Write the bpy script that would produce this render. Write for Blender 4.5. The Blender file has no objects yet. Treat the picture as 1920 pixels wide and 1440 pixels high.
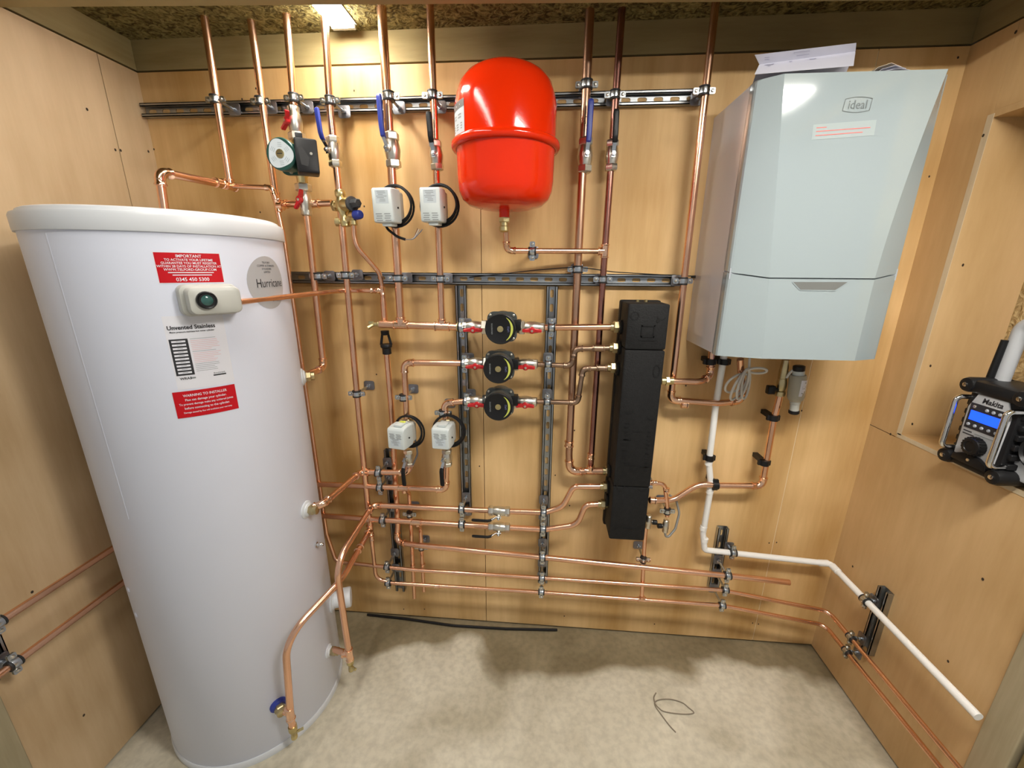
import bpy, bmesh, math, random
from mathutils import Vector, Matrix
random.seed(7)
V = Vector
PI = math.pi
sc = bpy.context.scene
COL = sc.collection

# ------------------------------------------------------------------ camera, world, exposure
YAW, PIT, ROL, FPX, DIST = -.0782, -.2772, .0066, 757.9, 1.5
CAM = V((.9324 * DIST, -DIST, 1.0608 * DIST))
W, H = 1.741 * DIST, 1.486 * DIST            # room width, underside of the ceiling timbers
FW = V((math.sin(YAW) * math.cos(PIT), math.cos(YAW) * math.cos(PIT), math.sin(PIT)))
_r = FW.cross(V((0, 0, 1))).normalized(); _u = _r.cross(FW)
RT = math.cos(ROL) * _r + math.sin(ROL) * _u
UP = -math.sin(ROL) * _r + math.cos(ROL) * _u
cd = bpy.data.cameras.new('camera'); cam = bpy.data.objects.new('camera', cd); COL.objects.link(cam)
cd.sensor_fit = 'HORIZONTAL'; cd.sensor_width = 36; cd.lens = FPX * 36 / 1920; cd.clip_start = .02
m3 = Matrix((RT, UP, -FW)).transposed()
cam.matrix_world = Matrix.Translation(CAM) @ m3.to_4x4()
sc.camera = cam
wd = bpy.data.worlds.new('room'); sc.world = wd; wd.use_nodes = True
wd.node_tree.nodes['Background'].inputs[0].default_value = (1, .985, .96, 1)
wd.node_tree.nodes['Background'].inputs[1].default_value = .27
sc.view_settings.view_transform = 'Standard'; sc.view_settings.look = 'None'
sc.view_settings.gamma = 1; sc.view_settings.use_curve_mapping = False
sc.view_settings.exposure = 0.52
LIGHT_A, LIGHT_A2, LIGHT_B = 72.0, 24.0, 62.0   # radiance of the three batten lamps' diffusers

def ray(px, py): return FW + RT * ((px - 960) / FPX) - UP * ((py - 720) / FPX)
def at(px, py, y): d = ray(px, py); return CAM + d * ((y - CAM.y) / d.y)
def atx(px, py, x): d = ray(px, py); return CAM + d * ((x - CAM.x) / d.x)
def atz(px, py, z): d = ray(px, py); return CAM + d * ((z - CAM.z) / d.z)

# ------------------------------------------------------------------ mesh builder
def frame(o, x, z):
    z = V(z).normalized(); x = V(x); x = (x - z * x.dot(z)).normalized(); y = z.cross(x)
    m = Matrix((x, y, z)).transposed().to_4x4(); m.translation = V(o); return m
def anyperp(d):
    d = V(d).normalized(); a = V((0, 0, 1)) if abs(d.z) < .9 else V((1, 0, 0)); return d.cross(a).normalized()
class MB:
    def __init__(s): s.v = []; s.f = []; s.m = []
    def add(s, vs, fs, m=0):
        n = len(s.v); s.v += [V(p) for p in vs]
        for f in fs: s.f.append([i + n for i in f]); s.m.append(m)
        return s
    def box(s, a, b, m=0, M=None, bev=0):
        a, b = V(a), V(b); lo = V([min(a[i], b[i]) for i in range(3)]); hi = V([max(a[i], b[i]) for i in range(3)])
        if bev:
            c = (lo + hi) / 2; d = (hi - lo)
            return s.rbox(d.x, d.y, d.z, bev, bev, m, (M or Matrix()) @ Matrix.Translation(V((c.x, c.y, lo.z))))
        p = [V((x, y, z)) for x in (lo.x, hi.x) for y in (lo.y, hi.y) for z in (lo.z, hi.z)]
        if M: p = [M @ q for q in p]
        return s.add(p, [(0, 1, 3, 2), (4, 6, 7, 5), (0, 4, 5, 1), (2, 3, 7, 6), (0, 2, 6, 4), (1, 5, 7, 3)], m)
    def loft(s, loops, m=0, M=None, cap0=True, cap1=True):
        n = len(loops[0]); vs = [q for l in loops for q in l]
        if M: vs = [M @ V(q) for q in vs]
        fs = []
        for k in range(len(loops) - 1):
            for i in range(n):
                j = (i + 1) % n; fs.append((k * n + i, k * n + j, (k + 1) * n + j, (k + 1) * n + i))
        if cap0: fs.append(tuple(range(n))[::-1])
        if cap1: fs.append(tuple((len(loops) - 1) * n + i for i in range(n)))
        return s.add(vs, fs, m)
    def prism(s, outline, z0, z1, m=0, M=None, bev=0):
        def lp(z, k):
            if not k: return [V((x, y, z)) for x, y in outline]
            cx = sum(p[0] for p in outline) / len(outline); cy = sum(p[1] for p in outline) / len(outline)
            sx = max(abs(p[0] - cx) for p in outline); sy = max(abs(p[1] - cy) for p in outline)
            return [V((cx + (x - cx) * (1 - k / sx), cy + (y - cy) * (1 - k / sy), z)) for x, y in outline]
        if bev: L = [lp(z0, bev), lp(z0 + bev * .3, bev * .3), lp(z0 + bev, 0), lp(z1 - bev, 0), lp(z1 - bev * .3, bev * .3), lp(z1, bev)]
        else: L = [lp(z0, 0), lp(z1, 0)]
        return s.loft(L, m, M)
    def rbox(s, w, h, d, r, bev=0, m=0, M=None): return s.prism(rrect(w, h, r), 0, d, m, M, bev)
    def lathe(s, prof, o, ax, n=24, m=0, cap=True, x=None):
        F = frame(o, x or anyperp(ax), ax)
        loops = [[V((r * math.cos(2 * PI * i / n), r * math.sin(2 * PI * i / n), t)) for i in range(n)] for r, t in prof]
        return s.loft(loops, m, F, cap, cap)
    def cyl(s, a, b, r, n=16, m=0, r2=None):
        a, b = V(a), V(b); L = (b - a).length
        return s.lathe([(r, 0), (r if r2 is None else r2, L)], a, b - a, n, m)
    def tube(s, pts, r, n=12, m=0, cap=True):
        pts = [V(p) for p in pts]; R = r if isinstance(r, (list, tuple)) else [r] * len(pts)
        T = []
        for i in range(len(pts)):
            a = pts[max(i - 1, 0)]; b = pts[min(i + 1, len(pts) - 1)]
            d = (b - a)
            T.append(d.normalized() if d.length > 1e-9 else T[-1])
        u = anyperp(T[0]); loops = []
        for i, p in enumerate(pts):
            u = (u - T[i] * u.dot(T[i])).normalized(); w = T[i].cross(u)
            loops.append([p + (u * math.cos(2 * PI * k / n) + w * math.sin(2 * PI * k / n)) * R[i] for k in range(n)])
        return s.loft(loops, m, None, cap, cap)
    def ringtube(s, c, ax, R, r, n=28, k=8, m=0):
        F = frame(c, anyperp(ax), ax); vs = []; fs = []
        for i in range(n):
            a = 2 * PI * i / n
            for j in range(k):
                b = 2 * PI * j / k; vs.append(F @ V(((R + r * math.cos(b)) * math.cos(a), (R + r * math.cos(b)) * math.sin(a), r * math.sin(b))))
        for i in range(n):
            for j in range(k): fs.append((i * k + j, ((i + 1) % n) * k + j, ((i + 1) % n) * k + (j + 1) % k, i * k + (j + 1) % k))
        return s.add(vs, fs, m)
    def text(s, body, size, fn, m=0, align='CENTER', sx=1.0, bold=0):
        vs, fs = textmesh(body, size, align, bold); return s.add([fn(p[0] * sx, p[1]) for p in vs], fs, m)
    def build(s, name, mats, parent=None, ang=38, flat=False):
        me = bpy.data.meshes.new(name); me.from_pydata([tuple(v) for v in s.v], [], s.f)
        for m_ in (mats if isinstance(mats, (list, tuple)) else [mats]): me.materials.append(m_)
        me.polygons.foreach_set('material_index', s.m); me.update()
        bm = bmesh.new(); bm.from_mesh(me); bmesh.ops.recalc_face_normals(bm, faces=bm.faces); bm.to_mesh(me); bm.free()
        if not flat: me.shade_smooth(); me.set_sharp_from_angle(angle=math.radians(ang))
        o = bpy.data.objects.new(name, me); COL.objects.link(o)
        if parent: o.parent = parent
        return o
def rrect(w, h, r, k=5):
    r = min(r, w / 2 - 1e-5, h / 2 - 1e-5); out = []
    for cx, cy, a0 in ((w / 2 - r, h / 2 - r, 0), (-w / 2 + r, h / 2 - r, 90), (-w / 2 + r, -h / 2 + r, 180), (w / 2 - r, -h / 2 + r, 270)):
        for i in range(k + 1): a = math.radians(a0 + 90 * i / k); out.append((cx + r * math.cos(a), cy + r * math.sin(a)))
    return out
_tc = {}
def textmesh(body, size, align, bold=0):
    key = (body, size, align, bold)
    if key not in _tc:
        c = bpy.data.curves.new('t', 'FONT'); c.body = body; c.size = size; c.align_x = align; c.resolution_u = 3; c.offset = bold * size
        o = bpy.data.objects.new('t', c); COL.objects.link(o)
        me = bpy.data.meshes.new_from_object(o.evaluated_get(bpy.context.evaluated_depsgraph_get()))
        _tc[key] = ([(v.co.x, v.co.y) for v in me.vertices], [tuple(p.vertices) for p in me.polygons])
        bpy.data.objects.remove(o); bpy.data.meshes.remove(me); bpy.data.curves.remove(c)
    return _tc[key]
def tag(o, label, cat, group=None):
    o['label'] = label; o['category'] = cat
    if group: o['group'] = group
    return o
def struct(o): o['kind'] = 'structure'; return o
def empty(name, loc): o = bpy.data.objects.new(name, None); o.empty_display_size = .02; o.location = loc; COL.objects.link(o); return o
def thing(name, loc, label, cat, group=None):
    return tag(empty(name, (0, 0, 0)), label, cat, group)      # world-space parts hang from this empty

# ------------------------------------------------------------------ materials
def mat(name, col, rough=.5, metal=0., bump=0., bscale=60., var=0., vscale=8., coat=0., emit=None, es=0, spec=.5, stretch=(1, 1, 1), rvar=0, col2=None):
    m = bpy.data.materials.new(name); m.use_nodes = True; nt = m.node_tree; b = nt.nodes['Principled BSDF']
    b.inputs['Base Color'].default_value = (*col, 1); b.inputs['Roughness'].default_value = rough; b.inputs['Metallic'].default_value = metal
    b.inputs['Specular IOR Level'].default_value = spec
    if coat: b.inputs['Coat Weight'].default_value = coat; b.inputs['Coat Roughness'].default_value = .04
    if emit: b.inputs['Emission Color'].default_value = (*emit, 1); b.inputs['Emission Strength'].default_value = es
    N = nt.nodes.new; L = nt.links.new
    if bump or var or rvar:
        tc = N('ShaderNodeTexCoord'); mp = N('ShaderNodeMapping'); mp.inputs['Scale'].default_value = stretch
        L(tc.outputs['Object'], mp.inputs['Vector'])
    if var:
        n = N('ShaderNodeTexNoise'); n.inputs['Scale'].default_value = vscale; n.inputs['Detail'].default_value = 6
        L(mp.outputs[0], n.inputs['Vector'])
        r = N('ShaderNodeValToRGB'); r.color_ramp.elements[0].position = .3; r.color_ramp.elements[1].position = .7
        c2 = col2 or tuple(c * (1 - var) for c in col)
        r.color_ramp.elements[0].color = (*c2, 1); r.color_ramp.elements[1].color = (*[min(1, c * (1 + var * .35)) for c in col], 1)
        L(n.outputs['Fac'], r.inputs['Fac']); L(r.outputs['Color'], b.inputs['Base Color'])
        if rvar:
            mr = N('ShaderNodeMapRange'); mr.inputs['To Min'].default_value = max(.02, rough - rvar); mr.inputs['To Max'].default_value = rough + rvar
            L(n.outputs['Fac'], mr.inputs['Value']); L(mr.outputs[0], b.inputs['Roughness'])
    if bump:
        n2 = N('ShaderNodeTexNoise'); n2.inputs['Scale'].default_value = bscale; n2.inputs['Detail'].default_value = 4
        L(mp.outputs[0], n2.inputs['Vector']); bp = N('ShaderNodeBump'); bp.inputs['Strength'].default_value = bump; bp.inputs['Distance'].default_value = .002
        L(n2.outputs['Fac'], bp.inputs['Height']); L(bp.outputs[0], b.inputs['Normal'])
    return m

def wood(name, c_lo, c_hi, stretch, blotch, knot=.0, rough=.55, fine=22., off=(0, 0, 0)):
    """veneer / sawn timber: long-grain streaks, cloudy tone changes, a few brown knots and mineral streaks"""
    m = bpy.data.materials.new(name); m.use_nodes = True; nt = m.node_tree; b = nt.nodes['Principled BSDF']
    N = nt.nodes.new; L = nt.links.new
    tc = N('ShaderNodeTexCoord'); mp = N('ShaderNodeMapping'); mp.inputs['Scale'].default_value = stretch; mp.inputs['Location'].default_value = off
    L(tc.outputs['Object'], mp.inputs['Vector'])
    n0 = N('ShaderNodeTexNoise'); n0.inputs['Scale'].default_value = 1.4; n0.inputs['Detail'].default_value = 3; n0.inputs['Distortion'].default_value = .8
    L(mp.outputs[0], n0.inputs['Vector'])
    n1 = N('ShaderNodeTexNoise'); n1.inputs['Scale'].default_value = fine; n1.inputs['Detail'].default_value = 5; n1.inputs['Roughness'].default_value = .65
    L(mp.outputs[0], n1.inputs['Vector'])
    n2 = N('ShaderNodeTexNoise'); n2.inputs['Scale'].default_value = 2.3; n2.inputs['Detail'].default_value = 2
    L(tc.outputs['Object'], n2.inputs['Vector'])
    wv = N('ShaderNodeTexWave'); wv.wave_type = 'RINGS'; wv.rings_direction = 'SPHERICAL'; wv.inputs['Scale'].default_value = 1.1; wv.inputs['Distortion'].default_value = 5; wv.inputs['Detail'].default_value = 3; wv.inputs['Detail Scale'].default_value = 1.2
    L(mp.outputs[0], wv.inputs['Vector'])
    def mth(op, a, bb):
        q = N('ShaderNodeMath'); q.operation = op
        for i, x in enumerate((a, bb)):
            if isinstance(x, (int, float)): q.inputs[i].default_value = x
            else: L(x, q.inputs[i])
        return q.outputs[0]
    f = mth('ADD', mth('MULTIPLY', n0.outputs['Fac'], .45), mth('MULTIPLY', n1.outputs['Fac'], .3))
    f = mth('ADD', f, mth('MULTIPLY', n2.outputs['Fac'], blotch)); f = mth('ADD', f, mth('MULTIPLY', wv.outputs['Fac'], .16))
    r = N('ShaderNodeValToRGB'); e = r.color_ramp.elements
    e[0].position = .40 + blotch * .3; e[1].position = .62 + blotch * .60; e[0].color = (*c_lo, 1); e[1].color = (*c_hi, 1)
    L(f, r.inputs['Fac']); colr = r.outputs['Color']
    if knot:
        vm = N('ShaderNodeMapping'); vm.inputs['Scale'].default_value = tuple(2.2 * (s if s < 1 else 1) for s in stretch); L(tc.outputs['Object'], vm.inputs['Vector'])
        vo = N('ShaderNodeTexVoronoi'); vo.inputs['Scale'].default_value = 1.0; L(vm.outputs[0], vo.inputs['Vector'])
        k = N('ShaderNodeMapRange'); k.inputs['From Min'].default_value = .012; k.inputs['From Max'].default_value = .05; k.inputs['To Min'].default_value = knot; k.inputs['To Max'].default_value = 0
        L(vo.outputs['Distance'], k.inputs['Value'])
        mx = N('ShaderNodeMix'); mx.data_type = 'RGBA'; L(k.outputs[0], mx.inputs[0]); L(colr, mx.inputs[6]); mx.inputs[7].default_value = (c_lo[0] * .38, c_lo[1] * .3, c_lo[2] * .22, 1)
        colr = mx.outputs[2]
    L(colr, b.inputs['Base Color']); b.inputs['Roughness'].default_value = rough; b.inputs['Specular IOR Level'].default_value = .3
    bp = N('ShaderNodeBump'); bp.inputs['Strength'].default_value = .12; bp.inputs['Distance'].default_value = .002
    L(n1.outputs['Fac'], bp.inputs['Height']); L(bp.outputs[0], b.inputs['Normal'])
    return m

PLY = wood('ply_back', (.43, .245, .078), (.80, .552, .275), (1.0, 1.0, .10), .55, knot=.8)
PLYL = wood('ply_left', (.42, .285, .15), (.66, .495, .315), (1, 1.2, .14), .6, knot=.7, off=(3, 1, 2))
PLYR = wood('ply_right', (.46, .29, .125), (.68, .465, .245), (1, 1.2, .16), .5, knot=.7, off=(7, 4, 1))
PLYE = wood('ply_edge', (.50, .40, .25), (.66, .56, .40), (1, 1, .2), .3, fine=60)
TIM = wood('treated_timber', (.215, .16, .065), (.42, .345, .17), (.12, .12, 1.0), .4, knot=.6, rough=.7, fine=30)
POST = wood('sawn_post', (.32, .27, .165), (.58, .50, .35), (1, 1, .06), .4, rough=.8, fine=45)
COPPER = mat('copper', (.92, .55, .375), .24, 1, var=.16, vscale=7, rvar=.06)
COPD = mat('fluxed_copper', (.40, .27, .19), .38, 1, var=.3, vscale=18, rvar=.08)
COPA = mat('aged_copper', (.66, .40, .27), .3, 1, var=.25, vscale=7, rvar=.06)
COPP = mat('heat_tinted_copper', (.42, .20, .16), .27, 1, var=.35, vscale=9)
COPB = mat('solder_copper', (.95, .60, .42), .17, 1, var=.2, vscale=30)
BRASS = mat('brass', (.64, .54, .28), .33, 1, var=.15, vscale=30)
NICK = mat('nickel', (.66, .63, .56), .3, 1)
ZINC = mat('zinc_steel', (.42, .44, .46), .36, 1, var=.25, vscale=14, rvar=.1)
STEEL = mat('clip_steel', (.56, .60, .64), .25, 1, var=.2, vscale=40)
DSTEEL = mat('plate_steel', (.27, .28, .31), .42, 1, var=.2, vscale=30)
RUBBER = mat('black_rubber', (.012, .012, .013), .55)
BLK = mat('black_plastic', (.008, .008, .009), .42, spec=.3)
DGREY = mat('graphite_cast', (.075, .082, .08), .45, .3)
BLUE = mat('blue_vinyl', (.022, .040, .28), .42)
RED = mat('red_handle', (.50, .012, .018), .35)
WHT = mat('white_plastic', (.58, .63, .63), .32)
WHG = mat('white_cylinder', (.70, .735, .855), .42, bump=.05, bscale=400)
WHL = mat('white_lid', (.60, .625, .66), .35)
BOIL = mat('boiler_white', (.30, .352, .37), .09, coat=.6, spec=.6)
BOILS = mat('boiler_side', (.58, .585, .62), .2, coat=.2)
REDV = mat('red_lacquer', (.74, .026, .002), .12, bump=.10, bscale=260, coat=.2, spec=.3)
FOAM = mat('black_foam', (.006, .006, .0063), .62, spec=.22, bump=.5, bscale=220, var=.6, vscale=90, col2=(.011, .011, .0115))
PIPEW = mat('white_pipe', (.80, .80, .79), .35)
GREEN = mat('green_pump', (.012, .065, .052), .38)
LBLG = mat('label_grey', (.56, .62, .66), .4)
STRED = mat('sticker_red', (.50, .004, .011), .5, spec=.25)
STWH = mat('sticker_white', (.72, .725, .79), .45)
STGR = mat('sticker_silver', (.44, .445, .465), .4, .1)
INK = mat('ink_black', (.02, .02, .025), .5)
INKG = mat('ink_grey', (.25, .27, .28), .5)
INKR = mat('ink_red', (.72, .13, .11), .5)
INKB = mat('ink_pink', (.75, .42, .42), .5)
YEL = mat('lime_yellow', (.62, .66, .08), .4)
LIME = mat('lime_mark', (.50, .54, .10), .4)
DOME = mat('green_lens', (.03, .10, .09), .12, coat=.5)
GREYP = mat('grey_paint', (.36, .39, .44), .4)
LGREY = mat('radio_grey', (.42, .43, .45), .4)
PAPER = mat('paper', (.52, .52, .60), .7)
CABLEW = mat('white_cable', (.62, .60, .55), .45)
CREAM = mat('cream_plastic', (.47, .475, .44), .4)
HOLE = mat('screw_hole', (.035, .022, .012), .8)
GAP = mat('dark_gap', (.02, .014, .009), .9)
SCREEN = mat('lcd', (.0, .02, .6), .3, emit=(.01, .07, 1), es=1.6)
CHROME = mat('chrome', (.72, .72, .72), .12, 1)

def floor_mat():
    m = bpy.data.materials.new('concrete'); m.use_nodes = True; nt = m.node_tree; b = nt.nodes['Principled BSDF']; N = nt.nodes.new; L = nt.links.new
    tc = N('ShaderNodeTexCoord')
    def noise(s, d, dist=0):
        n = N('ShaderNodeTexNoise'); n.inputs['Scale'].default_value = s; n.inputs['Detail'].default_value = d; n.inputs['Distortion'].default_value = dist; L(tc.outputs['Object'], n.inputs['Vector']); return n.outputs['Fac']
    def ramp(f, a, ca, bb, cb):
        r = N('ShaderNodeValToRGB'); r.color_ramp.elements[0].position = a; r.color_ramp.elements[1].position = bb
        r.color_ramp.elements[0].color = (*ca, 1); r.color_ramp.elements[1].color = (*cb, 1); L(f, r.inputs['Fac']); return r.outputs['Color']
    base = ramp(noise(3.0, 8, .6), .36, (.45, .405, .305), .66, (.66, .615, .50))
    sp = ramp(noise(42, 4), .35, (.72, .72, .72), .6, (1, 1, 1))
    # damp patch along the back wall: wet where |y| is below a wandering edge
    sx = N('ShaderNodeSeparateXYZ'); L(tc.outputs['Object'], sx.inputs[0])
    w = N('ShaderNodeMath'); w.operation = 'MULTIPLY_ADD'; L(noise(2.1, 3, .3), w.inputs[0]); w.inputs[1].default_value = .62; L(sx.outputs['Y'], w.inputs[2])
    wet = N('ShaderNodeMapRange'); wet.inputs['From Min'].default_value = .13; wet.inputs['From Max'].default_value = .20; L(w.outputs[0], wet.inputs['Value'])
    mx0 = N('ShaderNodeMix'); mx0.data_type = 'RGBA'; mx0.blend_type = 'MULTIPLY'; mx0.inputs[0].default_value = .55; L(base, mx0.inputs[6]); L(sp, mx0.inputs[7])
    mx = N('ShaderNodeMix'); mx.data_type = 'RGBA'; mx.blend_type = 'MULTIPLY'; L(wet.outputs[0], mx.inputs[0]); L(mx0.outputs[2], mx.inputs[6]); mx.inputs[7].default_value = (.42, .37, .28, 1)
    L(mx.outputs[2], b.inputs['Base Color']); b.inputs['Roughness'].default_value = .75; b.inputs['Specular IOR Level'].default_value = .3
    bp = N('ShaderNodeBump'); bp.inputs['Strength'].default_value = .25; bp.inputs['Distance'].default_value = .003; L(noise(30, 6), bp.inputs['Height']); L(bp.outputs[0], b.inputs['Normal'])
    return m
def wool_mat(name, lo, hi, scale=26):
    m = bpy.data.materials.new(name); m.use_nodes = True; nt = m.node_tree; b = nt.nodes['Principled BSDF']; N = nt.nodes.new; L = nt.links.new
    tc = N('ShaderNodeTexCoord'); n = N('ShaderNodeTexNoise'); n.inputs['Scale'].default_value = scale; n.inputs['Detail'].default_value = 8; n.inputs['Distortion'].default_value = 1.6; L(tc.outputs['Object'], n.inputs['Vector'])
    r = N('ShaderNodeValToRGB'); r.color_ramp.elements[0].position = .35; r.color_ramp.elements[1].position = .66; r.color_ramp.elements[0].color = (*lo, 1); r.color_ramp.elements[1].color = (*hi, 1)
    L(n.outputs['Fac'], r.inputs['Fac']); L(r.outputs['Color'], b.inputs['Base Color']); b.inputs['Roughness'].default_value = .95; b.inputs['Specular IOR Level'].default_value = .1
    bp = N('ShaderNodeBump'); bp.inputs['Strength'].default_value = 1; bp.inputs['Distance'].default_value = .02; L(n.outputs['Fac'], bp.inputs['Height']); L(bp.outputs[0], b.inputs['Normal'])
    return m
CONC = floor_mat(); WOOL = wool_mat('mineral_wool', (.07, .052, .018), (.34, .285, .11), 44); OSB = wool_mat('osb', (.40, .27, .12), (.68, .52, .28), 34)

# ------------------------------------------------------------------ the room
# lamps first: three LED battens under the ceiling
def batten(a, b, w, power, label):
    a, b = V(a), V(b); d = (b - a); L = d.length; d.normalize()
    t = thing('batten_light', a, label, 'light', 'batten lights'); hz = 2.315 - a.z
    F = frame(a, d, (0, 0, 1))
    hb = MB(); hb.box((-.012, -w / 2 - .004, .012), (L + .012, w / 2 + .004, hz), M=F); hb.box((-.012, -w / 2, 0), (0, w / 2, hz), M=F); hb.box((L, -w / 2, 0), (L + .012, w / 2, hz), M=F)
    hb.build('housing', WHT, t)
    em = mat('lamp_diffuser', (.9, .9, .9), .4, emit=(1, .955, .87), es=power)
    pr = [(-w / 2, .012), (-w / 2, .004), (-w / 2 + .006, 0), (w / 2 - .006, 0), (w / 2, .004), (w / 2, .012)]
    db = MB(); db.loft([[V((x, y, z)) for y, z in pr] for x in (0, L)], M=F); db.build('diffuser', em, t)
    return t
batten((.757, -.300, 2.300), (.757, -.052, 2.300), .072, LIGHT_A, 'short white batten light on the ceiling, touching the back timber')
batten((.775, -1.35, 2.285), (.775, -.455, 2.285), .072, LIGHT_A2, 'long white batten light on the ceiling in front of the joist')
batten((1.72, -1.17, 2.285), (2.45, -1.17, 2.285), .18, LIGHT_B, 'wide white batten light on the ceiling above the doorway side')

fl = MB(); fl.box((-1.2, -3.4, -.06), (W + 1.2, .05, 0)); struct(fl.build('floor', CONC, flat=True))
cb = MB(); cb.box((-.3, -2.0, 2.316), (W + .3, .12, 2.40)); struct(cb.build('ceiling', WOOL, flat=True))
def dot(mb, p, n, r=.0035, m=1):
    F = frame(p, anyperp(n), n); mb.add([F @ V((r * math.cos(a) * .8, r * math.sin(a), .0006)) for a in [i * PI / 4 for i in range(8)]], [tuple(range(8))], m)
wb = MB()
seams = [0, 1.168, 2.362, W]
for i in range(3):
    a, b = seams[i] + (.0012 if i else 0), seams[i + 1] - (.0012 if i < 2 else 0)
    wb.box((a, 0, .010), (b, .018, H - .006))
wb.box((-.02, .018, -.01), (W + .02, .05, 2.34), 2)
wb.box((0, .0175, .0), (W, .02, H), 2); wb.box((2.3608, .0012, .012), (2.3632, .017, H - .01), 3)
for px, py in ((662, 391), (683, 387), (893, 389), (706, 702), (899, 874), (1041, 891), (1068, 948), (1286, 723), (1442, 1018), (1456, 1017), (1494, 750), (1537, 95), (796, 1142), (757, 1142), (1077, 807), (1058, 1155), (1227, 1170), (1411, 1168), (1422, 1170), (1503, 770), (488, 398), (1796, 108), (1742, 331), (289, 280), (664, 170), (480, 166), (454, 186)):
    dot(wb, at(px, py, -.0002), (0, -1, 0))
struct(wb.build('wall_back', [PLY, HOLE, GAP, mat('pale_seam', (.80, .70, .50), .7)], flat=True))
wl = MB()
YL = -.815
wl.box((-.018, -.128, .008), (0, 0, H - .006)); wl.box((-.018, YL, .008), (0, -.1305, H - .006)); wl.box((-.05, YL, -.01), (-.018, .02, 2.34), 2)
for px, py in ((60, 1110), (157, 1341), (163, 205), (216, 281), (226, 282), (278, 284)): dot(wl, atx(px, py, .0002), (1, 0, 0), .0045)
struct(wl.build('wall_left', [PLYL, HOLE, GAP], flat=True))
# right wall with the deep niche
NY0, NY1, NZ0, NZ1, NX = -.128, -.60, 1.062, 2.0, 2.83
wr = MB()
wr.box((W, NY1 - .005, .008), (W + .018, 0, NZ0 - .018)); wr.box((W, NY0, NZ0 - .015), (W + .018, 0, H - .006)); wr.box((W, NY1 - .005, NZ1 + .018), (W + .018, NY0 - .0005, H - .006))
wr.box((W + .03, NY1 - .005, -.01), (W + .05, .02, NZ0 - .03), 2); wr.box((W + .03, NY0 + .02, NZ0 - .02), (W + .05, .02, 2.34), 2); wr.box((W + .03, NY1, NZ1 + .03), (W + .05, NY0 + .02, 2.34), 2)
for px, py in ((1844, 254), (1806, 497), (1745, 686), (1711, 795), (1670, 814), (1843, 1086), (1778, 1240), (1599, 1062), (1636, 772), (1905, 60)): dot(wr, atx(px, py, W - .0002), (-1, 0, 0), .0045)
struct(wr.build('wall_right', [PLYR, HOLE, GAP], flat=True))
nb = MB()
nb.box((W + .0005, NY0 - .002, NZ0), (NX, NY0 + .016, NZ1)); nb.box((W + .0005, NY1, NZ0 - .018), (NX, NY0 + .016, NZ0)); nb.box((W + .0005, NY1, NZ1), (NX, NY0 + .016, NZ1 + .018)); nb.box((NX, NY1 - .02, NZ0 - .03), (NX + .012, NY0 + .03, NZ1 + .03), 1)
nb.box((W - .0006, NY0 - .004, NZ0 - .004), (W + .0005, NY0 + .014, NZ1 + .01), 2); nb.box((W - .0006, NY1, NZ0 - .014), (W + .0005, NY0 + .010, NZ0), 2)
struct(nb.build('trim_1', [PLYR, OSB, PLYE], flat=True)); 
# ceiling timbers round the room and the joist across it
tb = MB(); tb.box((-.045, .0, H), (W + .045, .045, 2.316)); struct(tb.build('trim_2', TIM, flat=True))
tl = MB(); tl.box((-.045, -2.0, H), (0, -.001, 2.316)); struct(tl.build('trim_3', wood('treated_timber_side', (.215, .16, .065), (.42, .345, .17), (1, .12, 1.0), .4, knot=.6, rough=.7, fine=30), flat=True))
tr = MB(); tr.box((W, -2.0, H), (W + .045, -.001, 2.316)); struct(tr.build('trim_4', TIM, flat=True))
jb = MB(); jb.loft([[V((x, y - .047, z)), V((x, y, z)), V((x, y, 2.315)), V((x, y - .047, 2.315))] for x, y, z in ((0, -.365, 2.219), (W, -.25, 2.203))]); tag(jb.build('ceiling_joist', TIM, flat=True), 'pale sawn ceiling joist crossing the very top of the photo', 'joist')
# posts framing the open front
for nm, x0, x1, y1, lab in (('trim_5', -.05, .012, YL, ''), ('trim_6', W - .012, W + .06, -.606, '')):
    p = MB(); p.box((x0, y1 - .075, 0), (x1, y1 - .001, 2.334), bev=.004); struct(p.build(nm, POST))
p = MB(); p.box((W - .005, -.80, 0), (W + .06, -.69, 2.334), bev=.004); struct(p.build('trim_7', TIM))

# ------------------------------------------------------------------ channel rails
def strut(name, A, B, face, label, cat='rail', w=.041, d=.0215, pitch=.05):
    """slotted cold-formed channel, open side pointing along face"""
    A, B = V(A), V(B); ax = (B - A).normalized(); L = (B - A).length; z = V(face)
    F = frame(A, ax, z); mb = MB(); t = .0025; h = w / 2
    for s_ in (-1, 1):
        mb.box((0, s_ * h, 0), (L, s_ * (h - t), d), M=F); mb.box((0, s_ * h, d - t), (L, s_ * (h - .0095), d), M=F); mb.box((0, s_ * (h - .0095), d - .007), (L, s_ * (h - .0095 + t), d), M=F)
    n = max(1, int(L / pitch)); p = L / n; k = 8
    for c in range(n):
        cx = (c + .5) * p; inn = []; out = []
        for i in range(4 * k):
            a = 2 * PI * (i + .5) / (4 * k); ca, sa = math.cos(a), math.sin(a)
            inn.append((cx + (math.copysign(.008, ca)) + .0065 * ca, .0065 * sa))
            s_ = 1 / max(abs(ca), abs(sa)); out.append((cx + ca * s_ * p / 2, sa * s_ * (h - t / 2)))
        N = 4 * k
        vs = [F @ V((x, y, zz)) for zz in (.0005, t) for lp in (inn, out) for x, y in lp]
        fs = []
        for i in range(N):
            j = (i + 1) % N
            fs += [(i, j, N + j, N + i), (2 * N + i, 3 * N + i, 3 * N + j, 2 * N + j), (i, 2 * N + i, 2 * N + j, j)]
        mb.add(vs, fs)
    return tag(mb.build(name, ZINC, flat=True), label, cat, 'slotted channel rails')
Z1, Z2 = 2.106, 1.556
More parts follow.
